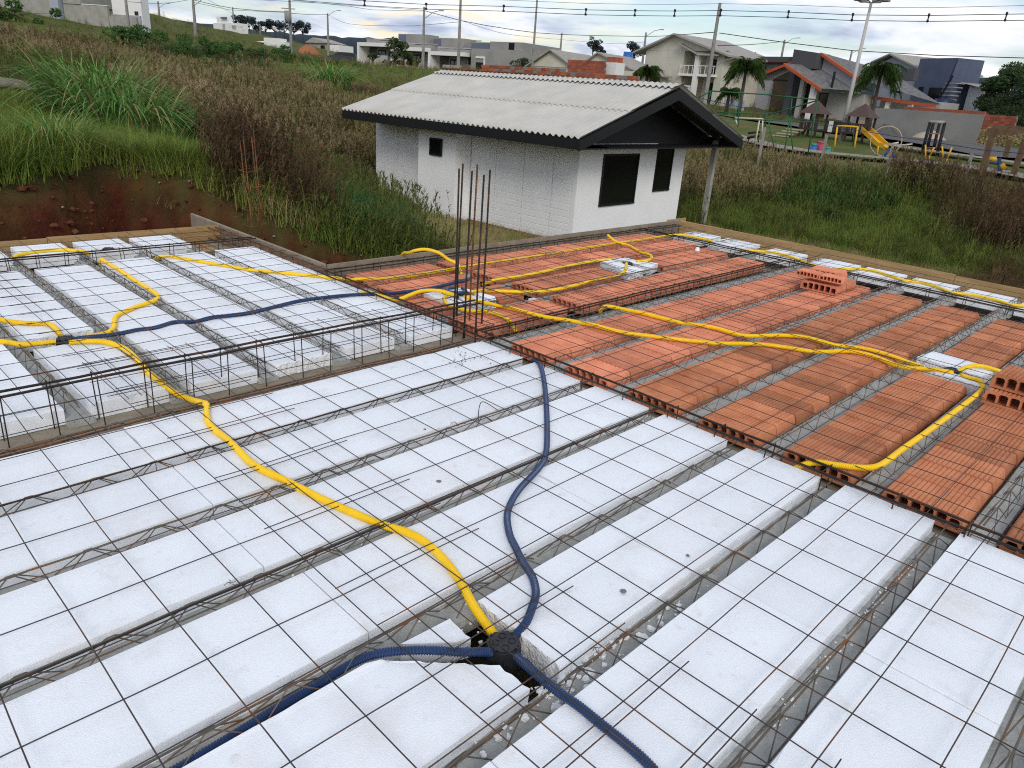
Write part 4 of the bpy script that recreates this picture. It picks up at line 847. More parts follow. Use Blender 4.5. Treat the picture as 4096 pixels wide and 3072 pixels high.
def window(root, x0, x1, z0, z1, y=-.02, m=None, mg=None, fr=.07, nm='window', bars=0):
    b = MB(); d = .06
    b.box(x0, x1, y-d, y, z0, z0+fr).box(x0, x1, y-d, y, z1-fr, z1).box(x0, x0+fr, y-d+.003, y-.003, z0+fr, z1-fr).box(x1-fr, x1, y-d+.003, y-.003, z0+fr, z1-fr)
    for i in range(bars): xm = x0+(x1-x0)*(i+1)/(bars+1); b.box(xm-fr*.4, xm+fr*.4, y-d+.006, y-.006, z0+fr, z1-fr)
    w_ = b.build(nm, m or m_black, root); MB().box(x0+fr*.9, x1-fr*.9, y-.025, y-.012, z0+fr*.9, z1-fr*.9).build('pane', mg or m_glass, w_); return w_
th = R(91.94); E1 = Vector((math.cos(th), math.sin(th), 0)); A0 = Vector((11.667, 9.136, 0))+E1*8.379
Mh, _ = frame((A0.x, A0.y, -2.12), tuple(Vector((11.667, 9.136, -2.12))))
wh = thing('white_house', 'small white panel house with grey corrugated roof and black gable', 'house', M=Mh)
LW, DW, HW = 8.38, 5.38, 2.56
part(wh, 'wall', m_white, [(.03, LW-.03, .05, DW, 0, HW-.02)])
part(wh, 'footing', mat('red_footing', (.16,.06,.035), .95), [(-.04, LW-.1, -.04, .045, -.5, .04)])
def wpanel(x0, x1):
    b = MB(); n = 15; prof = [(.05, 0)]
    for i in range(n):
        z0, z1 = HW*i/n, HW*(i+1)/n; prof += [(0, z0+.004), (0, z1-.02), (.012, z1-.016), (.012, z1)]
    prof.append((.05, HW)); b.prismx(prof, x0+.012, x1-.012)
    return b.build('wall_panel', m_panel, wh)
for a, c in ((0, 1.15), (1.15, 2.17), (2.17, 2.86), (4.52, 5.53), (5.53, 6.60), (6.60, 7.65), (7.65, 8.36)): wpanel(a, c)
b = MB(); b.box(2.87, 4.5, -.6, .045, 0, HW-.004).build('projecting_wall', m_white, wh)
window(wh, 3.42, 3.94, 1.78, 2.26, -.6, m_black, m_glass, .05)
part(wh, 'end_wall', m_white, [(LW-.028, LW+.10, 0, 3.6, 0, HW-.003), (LW-.028, LW, 3.602, DW-.01, 0, HW-.006)])
def endwin(y0, y1, z0, z1, xf):
    w_ = part(wh, 'window', m_black, [(xf-.01, xf+.045, y0, y1, z0-.05, z0), (xf-.01, xf+.03, y0, y1, z1-.05, z1), (xf-.01, xf+.03, y0, y0+.05, z0, z1-.05), (xf-.01, xf+.03, y1-.05, y1, z0, z1-.05)])
    MB().box(xf-.02, xf+.008, y0+.04, y1-.04, z0, z1-.04).build('pane', m_glass, w_)
endwin(1.02, 2.70, .98, 2.30, LW+.10); endwin(3.70, 4.66, 1.24, 2.48, LW)
EY, EZ, RY, RZ, FY = -1.366, 2.79, 2.69, 4.08, 6.75; RX0, RX1 = .08, 9.53
def wave(x): return .031*math.cos(2*math.pi*x/.189)
def sheet_mesh(L_, wid=.945):
    b = MB(); n = 40; m_ = 4; top = []
    for j in range(m_+1):
        for i in range(n+1): top.append((wid*i/n, L_*j/m_, wave(wid*i/n)))
    k = len(top); b.add(top+[(x, y, z-.009) for x, y, z in top], [])
    W_ = n+1
    for j in range(m_):
        for i in range(n):
            q = j*W_+i; b.f += [(q, q+1, q+W_+1, q+W_), (k+q, k+q+W_, k+q+W_+1, k+q+1)]; b.mi += [0, 0]
    for i in range(n): b.f += [(i, k+i, k+i+1, i+1)]; b.mi.append(0)
    return b.mesh('roof_sheet', m_roof, True)
sl = math.hypot(RY-EY, RZ-EZ); ang = math.atan2(RZ-EZ, RY-EY); sh_lo = sheet_mesh(sl*.52); sh_hi = sheet_mesh(sl*.53)
nS = 10; pitchx = .945
for side in (0, 1):
    for i in range(nS):
        for lo in (1, 0):
            off = 0 if lo else sl*.47
            x0 = RX0+i*pitchx
            if side == 0: Mx = Matrix.Translation((x0, EY+off*math.cos(ang), EZ+off*math.sin(ang)+(0 if lo else .022))) @ Matrix.Rotation(ang, 4, 'X')
            else: Mx = Matrix.Translation((x0+pitchx, FY-off*math.cos(ang), EZ+off*math.sin(ang)+(0 if lo else .022))) @ Matrix.Rotation(math.pi, 4, 'Z') @ Matrix.Rotation(ang, 4, 'X')
            link('roof_sheet', sh_lo if lo else sh_hi, wh, M=Mx)
for i in range(nS):
    b = MB(); n = 40; vs_ = []; k = 5
    for j, (yy, zz_) in enumerate(((-.34, -.34*math.tan(ang)+.045), (-.12, -.03), (0, .045), (.12, -.03), (.34, -.34*math.tan(ang)+.045))):
        for q in range(n+1): vs_.append((RX0+i*pitchx+pitchx*q/n, RY+yy, RZ+zz_+.035+wave(pitchx*q/n)*(.9 if abs(yy) > .01 else .35)))
    b.add(vs_, [(j*(n+1)+q, j*(n+1)+q+1, (j+1)*(n+1)+q+1, (j+1)*(n+1)+q) for j in range(k-1) for q in range(n)]); b.build('ridge_cap', m_roof, wh, True)
part(wh, 'fascia', m_black, [(RX0, RX1-.06, EY+.02, EY+.05, EZ-.26, EZ-.03)])
part(wh, 'soffit', m_black, [(RX0, RX1-.09, EY+.055, .04, EZ-.27, EZ-.24)])
MB().prismx([(EY+.06, EZ-.27), (FY-.06, EZ-.27), (FY-.06, EZ-.08), (RY, RZ-.08), (EY+.06, EZ-.08)], LW+.012, LW+.06).build('gable_panel', m_black, wh)
MB().prismx([(EY+.06, EZ-.27), (DW+1.2, EZ-.27), (DW+1.2, EZ-.24), (EY+.06, EZ-.24)], LW+.065, RX1-.075).build('gable_soffit', m_black, wh)
for s in (0, 1):
    y0 = EY if s == 0 else FY; t1 = RZ-.06; MB().prismx([(y0, EZ-.30), (RY, t1-.27), (RY, t1), (y0, EZ-.05)] if s == 0 else [(RY, t1-.27), (y0, EZ-.30), (y0, EZ-.05), (RY, t1)], RX1-.07, RX1-.02).build('barge_board', m_black, wh)
for i, x in enumerate((LW+.4, LW+.75)):
    for s in (0, 1):
        y0 = EY+.1 if s == 0 else FY-.1; MB().bar((x, y0, EZ-.1), (x, RY, RZ-.12), .06, .12).build('rafter', mat('dark_rafter', (.06,.058,.055), .8), wh)
part(wh, 'far_fascia', m_black, [(RX0, RX1-.06, FY-.05, FY-.02, EZ-.26, EZ-.03)])
pp = (18.35, 9.1); MB().tube([(0, 0, -.5), (0, 0, 2.62)], .1, 4).build('x', m_cpost) if False else None
tag(MB().box(-.075, .075, -.075, .075, -.3, 2.66).build('porch_post', m_cpost, None, False, (pp[0], pp[1], -2.12)), 'slender concrete post under the far roof corner of the white house', 'post')
wa = thing('timber_rail', 'thin dark rail structure behind the ridge of the white house', 'rail')
MB().tube([(22.31, 27.26, 2.31), (24.23, 22.73, 2.32), (25.84, 17.67, 2.26)], .05, 6).build('rail', m_rust, wa); MB().tube([(22.91, 26.75, 2.38), (24.48, 22.75, 2.28), (25.31, 19.99, 2.28)], .035, 6).build('rail', m_rust, wa)

# ================================================================ background buildings
m_gry = mat('grey_render', (.30,.295,.285), .85, (.25,.245,.235), .4, .4, .6); m_gry2 = mat('light_grey_render', (.38,.37,.36), .85)
m_wht = mat('plain_white_paint', (.72,.72,.71), .8); m_blu = mat('blue_grey_paint', (.12,.135,.19), .8); m_recess = mat('dark_recess', (.10,.095,.085), .9, (.07,.065,.06), 3, .4, .6)
m_cream = mat('cream_render', (.56,.54,.47), .85, (.50,.48,.41), .5, .4, .6); m_lilac = mat('lilac_grey_render', (.36,.36,.40), .85); m_char = mat('charcoal_render', (.075,.075,.085), .8)
m_slate = mat('grey_tile_roof', (.17,.17,.17), .85, (.12,.12,.125), 2.5, .4, .6); m_ltile = mat('pale_tile_roof', (.36,.34,.31), .9, (.29,.275,.25), 2.5, .4, .6); m_orng = mat('orange_fascia', (.45,.085,.03), .6)
m_amber = mat('amber_glass', (.09,.055,.015), .08, (.03,.025,.02), .8, .4, .6, spec=.6); m_navy = mat('navy_render', (.085,.105,.165), .8, (.07,.088,.14), .6, .4, .6); m_pblue = mat('pale_blue_render', (.33,.35,.41), .85)
m_brick = mat('red_hollow_brick', (.36,.105,.06), .9, (.28,.08,.045), 4, .4, .6, rnd=.25); m_mort = mat('grey_mortar', (.20,.19,.18), .95); m_slat = mat('timber_slat', (.36,.32,.22), .8)
# --- row of flat roofed houses
Mr, wr = frame((65.56, 99.66, 3.30), (70.13, 70.18, 4.52)); Mr = Matrix.Translation((0, 0, .55)) @ Mr
def rowhouse(x0, wd, dz, label, end=False):
    root = thing('row_house', label, 'house', 'row of flat roofed grey houses', M=Mr @ Matrix.Translation((x0, 0, dz))); y = 2.2
    part(root, 'wall', m_gry, [(.02, wd, y, 11, -3.5, 2.45), (.8, 3.6, y-.9, y-.01, 2.15, 3.1), (3.62, wd-.3, y-.9, y-.01, 2.15, 3.02)])
    part(root, 'parapet', m_gry2, [(.75, wd-.2, y-.95, y+.2, 3.105, 3.22), (0, wd, y+.3, 10.9, 2.452, 3.0)])
    part(root, 'white_frame', m_wht, [(-.05, .42, .1, y-.02, -3.4, 2.6), (.425, wd-.4, .1, y-.96, 2.12, 2.62)])
    part(root, 'recess_shade', m_recess, [(.5, 2.0, y-.05, y-.005, -.6, 2.1)])  # dark panel stands in for the shade inside the carport recess
    window(root, 2.3, 4.0, -.2, 1.75, y, m_black, mat('curtained_glass', (.25,.27,.32), .2), .16, 'door', 1)
    part(root, 'garden_wall', m_gry2, [(2.6, wd-.9, .3, .5, -1.5, .95)])
    part(root, 'tank_block', m_gry, [(2.0+wd*.2, wd+2.2, 5.4, 8.2, 2.4, 4.3)]); part(root, 'blue_panel', m_blu, [(2.1+wd*.2, 3.6+wd*.2, 5.3, 5.39, 3.25, 4.15)])
    b_ = window(root, wd-1.3, wd-.5, 1.2, 2.05, y-.9 if False else y, m_black, m_glass, .08)
    return root
rowhouse(0, 7.0, .05, 'grey flat roofed house with white frame at the left end of the row'); rowhouse(7.15, 7.2, -.35, 'grey flat roofed house behind small trees, second of the row'); rowhouse(14.5, 7.0, -.75, 'grey flat roofed house with white post, third of the row')
re_ = thing('row_house', 'plain grey end house of the row with white door frame', 'house', 'row of flat roofed grey houses', M=Mr @ Matrix.Translation((21.6, 0, -.75)))
part(re_, 'wall', m_gry, [(0, 8.0, 1.0, 11, -3, 3.2), (2.4, 7.9, 2.0, 10.9, 3.21, 4.2)]); part(re_, 'white_frame', m_wht, [(.9, 2.5, .85, .99, 2.0, 2.25), (2.3, 2.5, .86, .985, -1, 1.995)]); part(re_, 'door', m_black, [(.95, 2.25, .9, .985, -1, 1.5)]); window(re_, 5.6, 6.5, 3.25, 4.1, 2.0, m_black, m_glass, .08); part(re_, 'blue_panel', m_blu, [(.3, 2.3, 2.3, 2.5, 3.22, 4.0)])
# --- tiled bungalow and unfinished brick walls
Mt, wt = frame((64.76, 62.81, 3.29), (67.18, 49.22, 3.93)); tl = thing('tiled_house', 'low cream house with pale tiled roofs behind the brick walls', 'house', M=Mt)
part(tl, 'wall', m_cream, [(-.3, wt, 1, 11, -3.5, 1.0)])
for i, (x0, xm, x1, zt, y0) in enumerate(((-.6, 2.8, 6.8, 2.9, .4), (5.6, 8.6, 14.4, 2.85, 1.4))):
    MB().prismy([(x0+.5, 1.0), (x1-.5, 1.0), (xm, zt-.15)], y0+.5, y0+.7).build('gable_wall', m_cream, tl)
    for s, (xa, xb) in enumerate(((x0, xm), (x1, xm))):
        MB().add([(xa, y0, .9), (xb, y0, zt), (xb, 10, zt), (xa, 10, .9), (xa, y0, .75), (xb, y0, zt-.15), (xb, 10, zt-.15), (xa, 10, .75)], [(0, 1, 2, 3), (7, 6, 5, 4), (0, 4, 5, 1), (1, 5, 6, 2), (2, 6, 7, 3), (3, 7, 4, 0)]).build('roof_slope', m_ltile, tl)
me_br = MB().box(0, .385, 0, .14, 0, .185).mesh('brick', m_brick)
def brickwall(label, PL, PR, rows, top, name='brick_wall', gap=.0, th_=.14, skip=lambda i, j: False, base=-3):
    Mb, wb = frame(PL, PR); root = thing(name, label, 'wall', 'unfinished red brick walls', M=Mb); n = int(wb/.4)
    part(root, 'mortar', m_mort, [(0, n*.4, .012, .13, base, top-.02)])
    for j in range(rows):
        for i in range(n):
            if skip(i, j): continue
            link('brick', me_br, root, (i*.4+(.1 if j % 2 else 0)-.05, random.uniform(-.008, .004), top-(j+1)*.2))
    return root
brickwall('long unfinished brick wall with grey mortar blotches behind the white roof', (35.92, 39.26, 2.63), (36.47, 31.57, 2.44), 3, .45, skip=lambda i, j: random.random() < .35)
brickwall('stepped stack of new orange brickwork behind the right part of the white roof', (40.28, 34.81, 2.84), (40.62, 31.26, 2.79), 4, 1.0)
brickwall('lower brick wall at the foot of the orange brickwork', (37.22, 32.22, 2.35), (37.93, 26.54, 2.44), 3, .55, skip=lambda i, j: random.random() < .3)
pl_ = thing('block_pallet', 'pale stack of blocks wrapped in plastic behind the brick walls', 'pallet', M=Matrix.Translation((41.64, 31.59, 3.04)))
part(pl_, 'stack', m_wht, [(-.5, .5, -.5, .5, -2, .75)]); part(pl_, 'top_bricks', m_brick, [(-.45, .35, -.4, .4, .755, 1.1)])
bt_ = thing('blue_water_tank', 'blue water tank tower left of the cream two storey house', 'tank', M=Matrix.Translation((100.39, 74.94, 6.40)))
MB().tube([(0, 0, -.2), (0, 0, 1.9)], .8, 12, [.85, .75]).build('tank', mat('blue_plastic', (.02,.12,.42), .4), bt_, True); MB().tube([(0, 0, -6), (0, 0, -.21)], .3, 8).build('stand', m_cpost, bt_)
# --- cream two storey house
Mc, wc = frame((77.95, 54.81, 3.33), (77.02, 45.35, 3.27)); ch = thing('cream_house', 'cream two storey house with balconies and pale gable roof', 'house', M=Mc)
part(ch, 'wall', m_cream, [(-.5, 5.5, 0, 9, -3.5, 3.75), (5.52, 10.2, 1.6, 9, -3.5, 3.7), (10.21, 11.1, .05, 9, -3.5, 3.6)])
MB().prismy([(-.5, 3.76), (9.8, 3.76), (4.1, 5.45)], .02, .25).build('gable_wall', m_cream, ch)
for xa, za in ((-2.0, 3.55), (12.3, 3.35)):
    MB().add([(xa, -.8, za), (4.1, -.8, 5.6), (4.1, 9.5, 5.6), (xa, 9.5, za), (xa, -.8, za-.2), (4.1, -.8, 5.4), (4.1, 9.5, 5.4), (xa, 9.5, za-.2)], [(0, 1, 2, 3), (7, 6, 5, 4), (0, 4, 5, 1), (1, 5, 6, 2), (2, 6, 7, 3), (3, 7, 4, 0)]).build('roof_slope', m_ltile, ch)
MB().add([(5.0, -1.0, 4.5), (8.2, -1.0, 3.25), (11, -1.0, 3.25), (10.6, 2, 4.3), (5.0, 2, 4.6)], [(0, 1, 2, 3, 4)]).build('porch_roof', m_ltile, ch)
part(ch, 'white_column', m_wht, [(7.55, 8.1, -.55, -.1, -3, 3.25)]); part(ch, 'balcony_slab', m_wht, [(5.3, 10.5, -.5, 1.59, 1.05, 1.3)])
for z0, z1 in ((-1.6, .9), (1.35, 3.4)):
    for i in range(7): part(ch, 'cladding_slat', m_slat, [(5.55, 7.5, 1.5, 1.58, z0+(z1-z0)*i/7, z0+(z1-z0)*(i+.85)/7)])
    window(ch, 8.3, 9.1, z0, z1-.4, 1.55, m_black, m_glass, .09, 'door')
rl = MB(); rl.box(5.4, 10.4, -.45, -.4, 2.15, 2.22)
for i in range(9): rl.box(5.45+i*.6, 5.5+i*.6, -.45, -.4, 1.3, 2.15)
rl.build('balcony_railing', m_wht, ch); gt = MB()
for i in range(9): gt.box(6.6, 8.9, -2.4, -2.35, -1.75+i*.2, -1.62+i*.2)
gt.build('slatted_gate', m_wht, ch); part(ch, 'side_door', m_gry, [(1.7, 3.0, -.06, -.003, -3, 1.3)])
# --- low grey roofed house
Ml, wl = frame((92.72, 54.17, 3.62), (91.09, 48.99, 3.79)); lo = thing('low_house', 'low house with light grey roof between the two large houses', 'house', M=Ml)
part(lo, 'wall', m_lilac, [(-1, wl+1.5, 0, 7, -3, 1.55)]); window(lo, .6, 3.4, .75, 1.3, 0, m_black, m_glass, .08, 'window', 2)
MB().add([(-2, -.7, 1.5), (wl+2, -.7, 1.5), (wl+1.2, 4, 3.2), (-1, 4, 3.2), (-2, -.7, 1.3), (wl+2, -.7, 1.3)], [(0, 1, 2, 3), (0, 4, 5, 1)]).build('roof', m_ltile, lo)
part(lo, 'garden_wall', m_cream, [(-3, wl+2, -6, -5.8, -3.5, -.4)])
# --- dark modern house with orange edged roofs
Md, wd_ = frame((84.48, 44.42, 1.25), (82.20, 30.48, 1.06)); dh = thing('modern_house', 'dark modern house with orange edged sloping roofs and tall amber windows', 'house', M=Md)
part(dh, 'wall', m_lilac, [(-1.0, 3.3, .0, 10, -2.5, 3.3), (-1.0, 6.2, .6, 10, 3.31, 5.15)]); part(dh, 'flat_roof', m_char, [(-2.3, 6.1, -.5, 10.5, 5.3, 5.85)]); part(dh, 'roof_soffit', mat('brown_soffit', (.10,.035,.02), .7), [(-2.2, 6.05, -.4, 10, 5.16, 5.29)])
MB().prismy([(3.31, -1), (6.2, -1), (6.2, 5.0), (3.31, 3.75)], .35, .6).build('window_wall', m_lilac, dh)
wn_ = MB(); wn_.prismy([(3.45, -.6), (6.1, -.6), (6.1, 4.7), (3.45, 3.6)], .28, .345); wn_ = wn_.build('window', m_amber, dh)
for z in (1.75, 3.4): MB().box(3.4, 6.15, .2, .275, z-.07, z+.07).build('mullion', m_black, wn_)
MB().prismy([(1.4, 3.45), (6.2, 5.15), (6.2, 5.45), (1.4, 3.75)], -.7, -.45).build('orange_fascia', m_orng, dh)
MB().add([(1.4, -.44, 3.74), (6.2, -.44, 5.43), (6.2, 6, 5.43), (1.4, 6, 3.74)], [(0, 1, 2, 3)]).build('left_roof', m_slate, dh)
MB().prismy([(6.25, -1.5), (7.0, -1.5), (7.0, 4.6), (9.3, 4.65), (9.3, 6.25), (6.25, 6.6)], -1.0, 1.5).build('charcoal_tower', m_char, dh)
MB().prismy([(6.6, 4.75), (11.8, 2.35), (11.8, 2.65), (6.6, 5.05)], -2.9, -2.65).build('orange_fascia', m_orng, dh)
MB().add([(6.6, -2.64, 5.03), (11.8, -2.64, 2.63), (15.2, 2.0, 2.63), (9.5, 2.0, 5.0), (6.6, -2.64, 4.8), (11.8, -2.64, 2.4)], [(0, 1, 2, 3)]).build('porch_roof', m_slate, dh)
MB().prismy([(9.2, 6.05), (14.6, 3.45), (14.6, 3.75), (9.2, 6.35)], -.3, -.05).build('orange_fascia', m_orng, dh)
MB().add([(9.2, -.04, 6.33), (14.6, -.04, 3.73), (21.0, 5, 1.9), (14.2, 6, 4.9)], [(0, 1, 2, 3)]).build('main_roof', m_slate, dh)
MB().prismy([(9.31, 2.4), (14.4, 2.4), (14.4, 3.4), (9.31, 5.9)], .4, .6).build('upper_wall', m_lilac, dh)
part(dh, 'wall', m_gry2, [(7.01, 14.4, 1.51, 3, -2, 2.39), (14.41, 21, 5, 9, -2, 2.1)]); part(dh, 'column', m_wht, [(10.2, 10.75, -2.3, -1.8, -2.5, 2.9)]); part(dh, 'column', m_gry2, [(8.3, 8.8, -1.6, -1.2, -2, 3.8)])
window(dh, 7.2, 8.2, -.8, 3.3, 1.5, m_black, m_amber, .08, 'window', 0); window(dh, 9.0, 10.1, -.8, 2.3, 1.5, m_black, m_amber, .08, 'window', 0)
MB().prismy([(14.5, 1.95), (21.5, 1.5), (21.5, 1.75), (14.5, 2.3)], 2.9, 3.1).build('orange_fascia', m_orng, dh); part(dh, 'porch_column', m_wht, [(16, 16.4, 3.2, 3.6, -2, 1.8), (18.5, 18.9, 3.2, 3.6, -2, 1.7)])
MB().tube([(12.2, -1.5, 2.6), (12.2, -1.5, 4.4)], .13, 8).build('flue', m_black, dh); part(dh, 'water_tank_box', m_char, [(14.3, 15.8, 8, 9, 4.2, 5.4)])
fw_ = part(dh, 'front_wall', mat('pale_blue_wall', (.33,.35,.40), .85), [(-1.2, 4.6, -6, -5.8, -3, .9)])
bx = MB()
for x in (.3, 1.5, 2.1, 2.4): bx.box(x, x+.22, -6.02, -6.002, .2, .42)
bx.build('wall_lamp', m_black, dh); part(dh, 'gate', m_char, [(-5.2, -1.3, -6, -5.85, -3, .6)]); part(dh, 'boundary_wall', m_gry2, [(4.7, 14, -6.1, -5.9, -3.2, -.9)])
# --- blue two storey house
Mb_, _w = frame((101.82, 35.15, 2.87), (95.22, 22.89, 3.05)); bh = thing('blue_house', 'pale blue and navy two storey house at the right', 'house', M=Mb_)
MB().prismy([(-.9, -3), (6.3, -3), (6.3, 4.05), (.9, 5.7), (-.9, 5.0)], 0, 8).build('wall', m_pblue, bh); part(bh, 'navy_block', m_navy, [(6.35, 11.8, -.9, 3, -3, 5.35)])
for q in (((-2.0, 5.15), (.9, 6.05)), ((.9, 6.05), (7.2, 4.1))): MB().add([(q[0][0], -.7, q[0][1]), (q[1][0], -.7, q[1][1]), (q[1][0], 8.4, q[1][1]), (q[0][0], 8.4, q[0][1]), (q[0][0], -.7, q[0][1]-.18), (q[1][0], -.7, q[1][1]-.18), (q[1][0], 8.4, q[1][1]-.18), (q[0][0], 8.4, q[0][1]-.18)], [(0, 1, 2, 3), (7, 6, 5, 4), (0, 4, 5, 1), (1, 5, 6, 2), (2, 6, 7, 3), (3, 7, 4, 0)]).build('roof_slope', m_ltile, bh)
window(bh, 2.0, 4.2, 1.55, 2.25, 0, m_black, m_glass, .08); window(bh, 7.3, 8.0, 1.7, 2.25, -.9, m_black, m_glass, .06); window(bh, 8.9, 10.8, .85, 2.2, -.9, m_black, m_glass, .1)
part(bh, 'annex', m_wht, [(12.6, 14.6, 1, 5, -3, 2.5)]); MB().add([(11.9, 0, 2.9), (15.4, 0, 2.3), (15.4, 6, 2.3), (11.9, 6, 2.9)], [(0, 1, 2, 3)]).build('annex_roof', m_ltile, bh)
st_ = MB()
for i in range(10): st_.box(11.4+i*.12, 12.9+i*.12, -2.4, -1.2, -1.2+i*.42, -1.1+i*.42)
st_.build('outside_stair', m_cpost, bh); MB().bar((11.4, -2.4, -1.0), (13.2, -2.4, 3.4), .08, .25).build('stair_stringer', m_black, bh); MB().bar((12.9, -2.4, 3.2), (13.3, -2.4, 5.0), .06).build('stair_rail', m_black, bh)
wtk = thing('water_tank', 'dark blue open water tank beside the navy house', 'tank', M=Mb_ @ Matrix.Translation((13.5, -3, .2))); MB().tube([(0, 0, -.6), (0, 0, .75)], .8, 12, [.72, .95]).build('tank', mat('dark_blue_plastic', (.015,.03,.11), .4), wtk, True); MB().box(-.6, .6, -.6, .6, -2.5, -.61).build('plinth', m_mort, wtk)
# --- boundary wall at the street
Mw, ww = frame((66.76, 23.28, 0.01), (62.70, 12.84, 0.14)); bw = thing('boundary_wall', 'long grey plastered boundary wall across the street', 'wall', M=Mw)
part(bw, 'wall', m_gry, [(-1, ww, 0, .2, -1, 2.2)]); part(bw, 'brick_course', m_brick, [(4, ww-.05, .03, .17, 2.205, 2.42)])
brickwall('unplastered pink block wall at the right end of the street wall', (62.71, 12.78, 0.15), (61.75, 10.29, 0.38), 10, 2.1, skip=lambda i, j: False, base=-1)
tp = MB()
for i in range(6): tp.bar((i*.3, 0, 0), (i*.3+.25, .9, .75), .13, .03)
tp.bar((0, .15, .1), (1.7, .15, .1), .1, .08).bar((.2, .75, .6), (1.9, .75, .6), .1, .08)
o = tp.build('pallet', mat('pale_pallet_wood', (.40,.27,.15), .85)); o.matrix_world = Mw @ Matrix.Translation((.2, -1.6, .35)); tag(o, 'wooden pallet leaning by the street wall next to the slide', 'pallet')
def heap(label, p, r, h, m, name='heap'):
    b = MB(); n = 14; vs_ = []
    for j, (q, hh) in enumerate(((1, 0), (.75, .35), (.45, .75), (.15, 1))):
        for i in range(n): a = 2*math.pi*i/n; e = random.uniform(.85, 1.15); vs_.append((r*q*e*math.cos(a), r*q*e*math.sin(a)*.7, h*hh*random.uniform(.85, 1.1)))
    b.add(vs_, [(j*n+i, j*n+(i+1) % n, (j+1)*n+(i+1) % n, (j+1)*n+i) for j in range(3) for i in range(n)]+[tuple(3*n+i for i in range(n))])
    return tag(b.build(name, m, None, True, (p[0], p[1], p[2]-.1)), label, 'heap')
m_sand = mat('pale_sand', (.42,.34,.26), .95); m_gravel = mat('grey_gravel', (.13,.125,.12), .95, (.08,.08,.08), 6, .4, .6)
heap('pale sand heap at the foot of the street wall', (59.92, 15.45, 0.17), 2.1, .75, m_sand, 'sand_heap'); heap('grey gravel heap by the street wall', (63.70, 19.99, 0.17), 1.6, .9, m_gravel, 'gravel_heap')
heap('orange clay heap far off by the grey bungalow', (67.56, 117.28, 4.68), 2.6, 1.5, mat('orange_earth', (.32,.13,.06), .95), 'earth_heap')
# --- hillside buildings at the left
Mq, wq = frame((18.48, 94.15, 5.56), (26.77, 81.37, 4.87)); tb = thing('hill_building', 'grey concrete block building with stepped walls high at the top left', 'building', M=Mq)
m_block = mat('grey_block_wall', (.33,.33,.30), .95, (.27,.27,.245), 1.5, .4, .6)
part(tb, 'wall', m_block, [(-6, 6.1, 0, 8, -3, 5), (7.2, 12.3, .5, .8, -3, .95), (7.3, 9.3, .4, 7, .96, 2.0), (12.3, 15.4, .6, .9, -3, .1)]); part(tb, 'blue_panel', m_pblue, [(6.12, 7.18, -.1, .45, -2, 5)]); part(tb, 'coping', m_wht, [(9.35, 12.35, .45, .85, .955, 1.02)])
wb_ = thing('white_building', 'white building with small window behind the block walls at top left', 'building', M=Mq @ Matrix.Translation((11.3, 2.5, 0))); part(wb_, 'wall', m_wht, [(0, 3.4, 0, 1.2, -3, 4)]); part(wb_, 'blue_base', m_pblue, [(-.1, 3.3, -.2, -.01, -.5, .35)]); window(wb_, 2.6, 3.0, .4, .75, 0, m_black, m_glass, .06)
Ms, ws = frame((71.12, 160.44, 8.78), (72.35, 151.01, 8.32)); sh_ = thing('hill_house', 'small white modern house standing alone on the hill', 'house', M=Ms); part(sh_, 'wall', m_wht, [(0, ws, 0, 1.8, -3, 1.2), (.9, 4.6, .3, 1.5, 1.21, 2.4)]); part(sh_, 'blue_fascia', m_blu, [(3.0, 5.2, -.1, -.01, 1.95, 2.3)]); window(sh_, 3.3, 4.5, -.2, 1.15, -.02, m_wht, mat('pale_glass', (.35,.38,.42), .2), .12, 'door'); window(sh_, 6.6, 8.4, 0, .9, 0, m_wht, mat('pale_glass', (.35,.38,.42), .2), .1)
Mo, wo_ = frame((70.28, 149.79, 6.10), (74.48, 138.65, 5.75)); ow = thing('hill_shed', 'low white walled shed on the hillside below the modern house', 'shed', M=Mo); part(ow, 'wall', m_wht, [(0, .8, 0, 4, -2, 1.5), (7.6, 11.5, 0, 2, -2, 1.4), (11.52, 12.7, -.1, 2, -2, .8)]); part(ow, 'wall', m_recess, [(.9, 9.4, .5, 4, -2, .5)]); MB().add([(.9, 0, .75), (7.3, 0, .5), (7.3, 4, .95), (.9, 4, 1.2)], [(0, 1, 2, 3)]).build('roof', m_wht, ow)
Mg, wg = frame((100.68, 173.21, 7.73), (103.39, 163.34, 7.16)); gh = thing('grey_bungalow', 'grey bungalow with pale roof far off left of the row houses', 'house', M=Mg); part(gh, 'wall', m_block, [(0, 7, 0, 6, -3, 1.0)]); MB().prismy([(-.8, .9), (1.9, 2.1), (7.6, .95)], -.5, 6).build('roof', m_ltile, gh); part(gh, 'white_annex', m_wht, [(7.1, 10, -.2, 5, -3, .7)]); window(gh, 4.0, 5.4, -.5, .45, 0, m_black, m_glass, .1)
# --- car
Mk = Matrix.Translation((65.77, 104.31, 3.58)) @ Matrix.Rotation(R(150), 4, 'Z'); car = thing('parked_car', 'dark blue estate car parked at the edge of the field', 'car', M=Mk)
MB().prismy([(-2.2, .3), (2.15, .3), (2.2, .75), (1.3, .95), (.55, 1.45), (-1.75, 1.48), (-2.2, .95)], -.85, .85).build('body', mat('dark_blue_paint', (.012,.02,.05), .25, spec=.6), car)
for s in (-.86, .86): MB().prismy([(-1.9, .98), (1.0, .98), (.5, 1.36), (-1.65, 1.39)], s-.01, s+.01).build('side_window', m_glass, car)
MB().prismx([(-.7, .98), (.7, .98), (.6, 1.36), (-.6, 1.36)], -2.2, -2.17).build('rear_window', m_glass, car)
for x in (-1.4, 1.4):
    for y in (-.85, .85): w_ = MB().tube([(x, y-.1, .32), (x, y+.1, .32)], .32, 12).build('wheel', m_black, car)
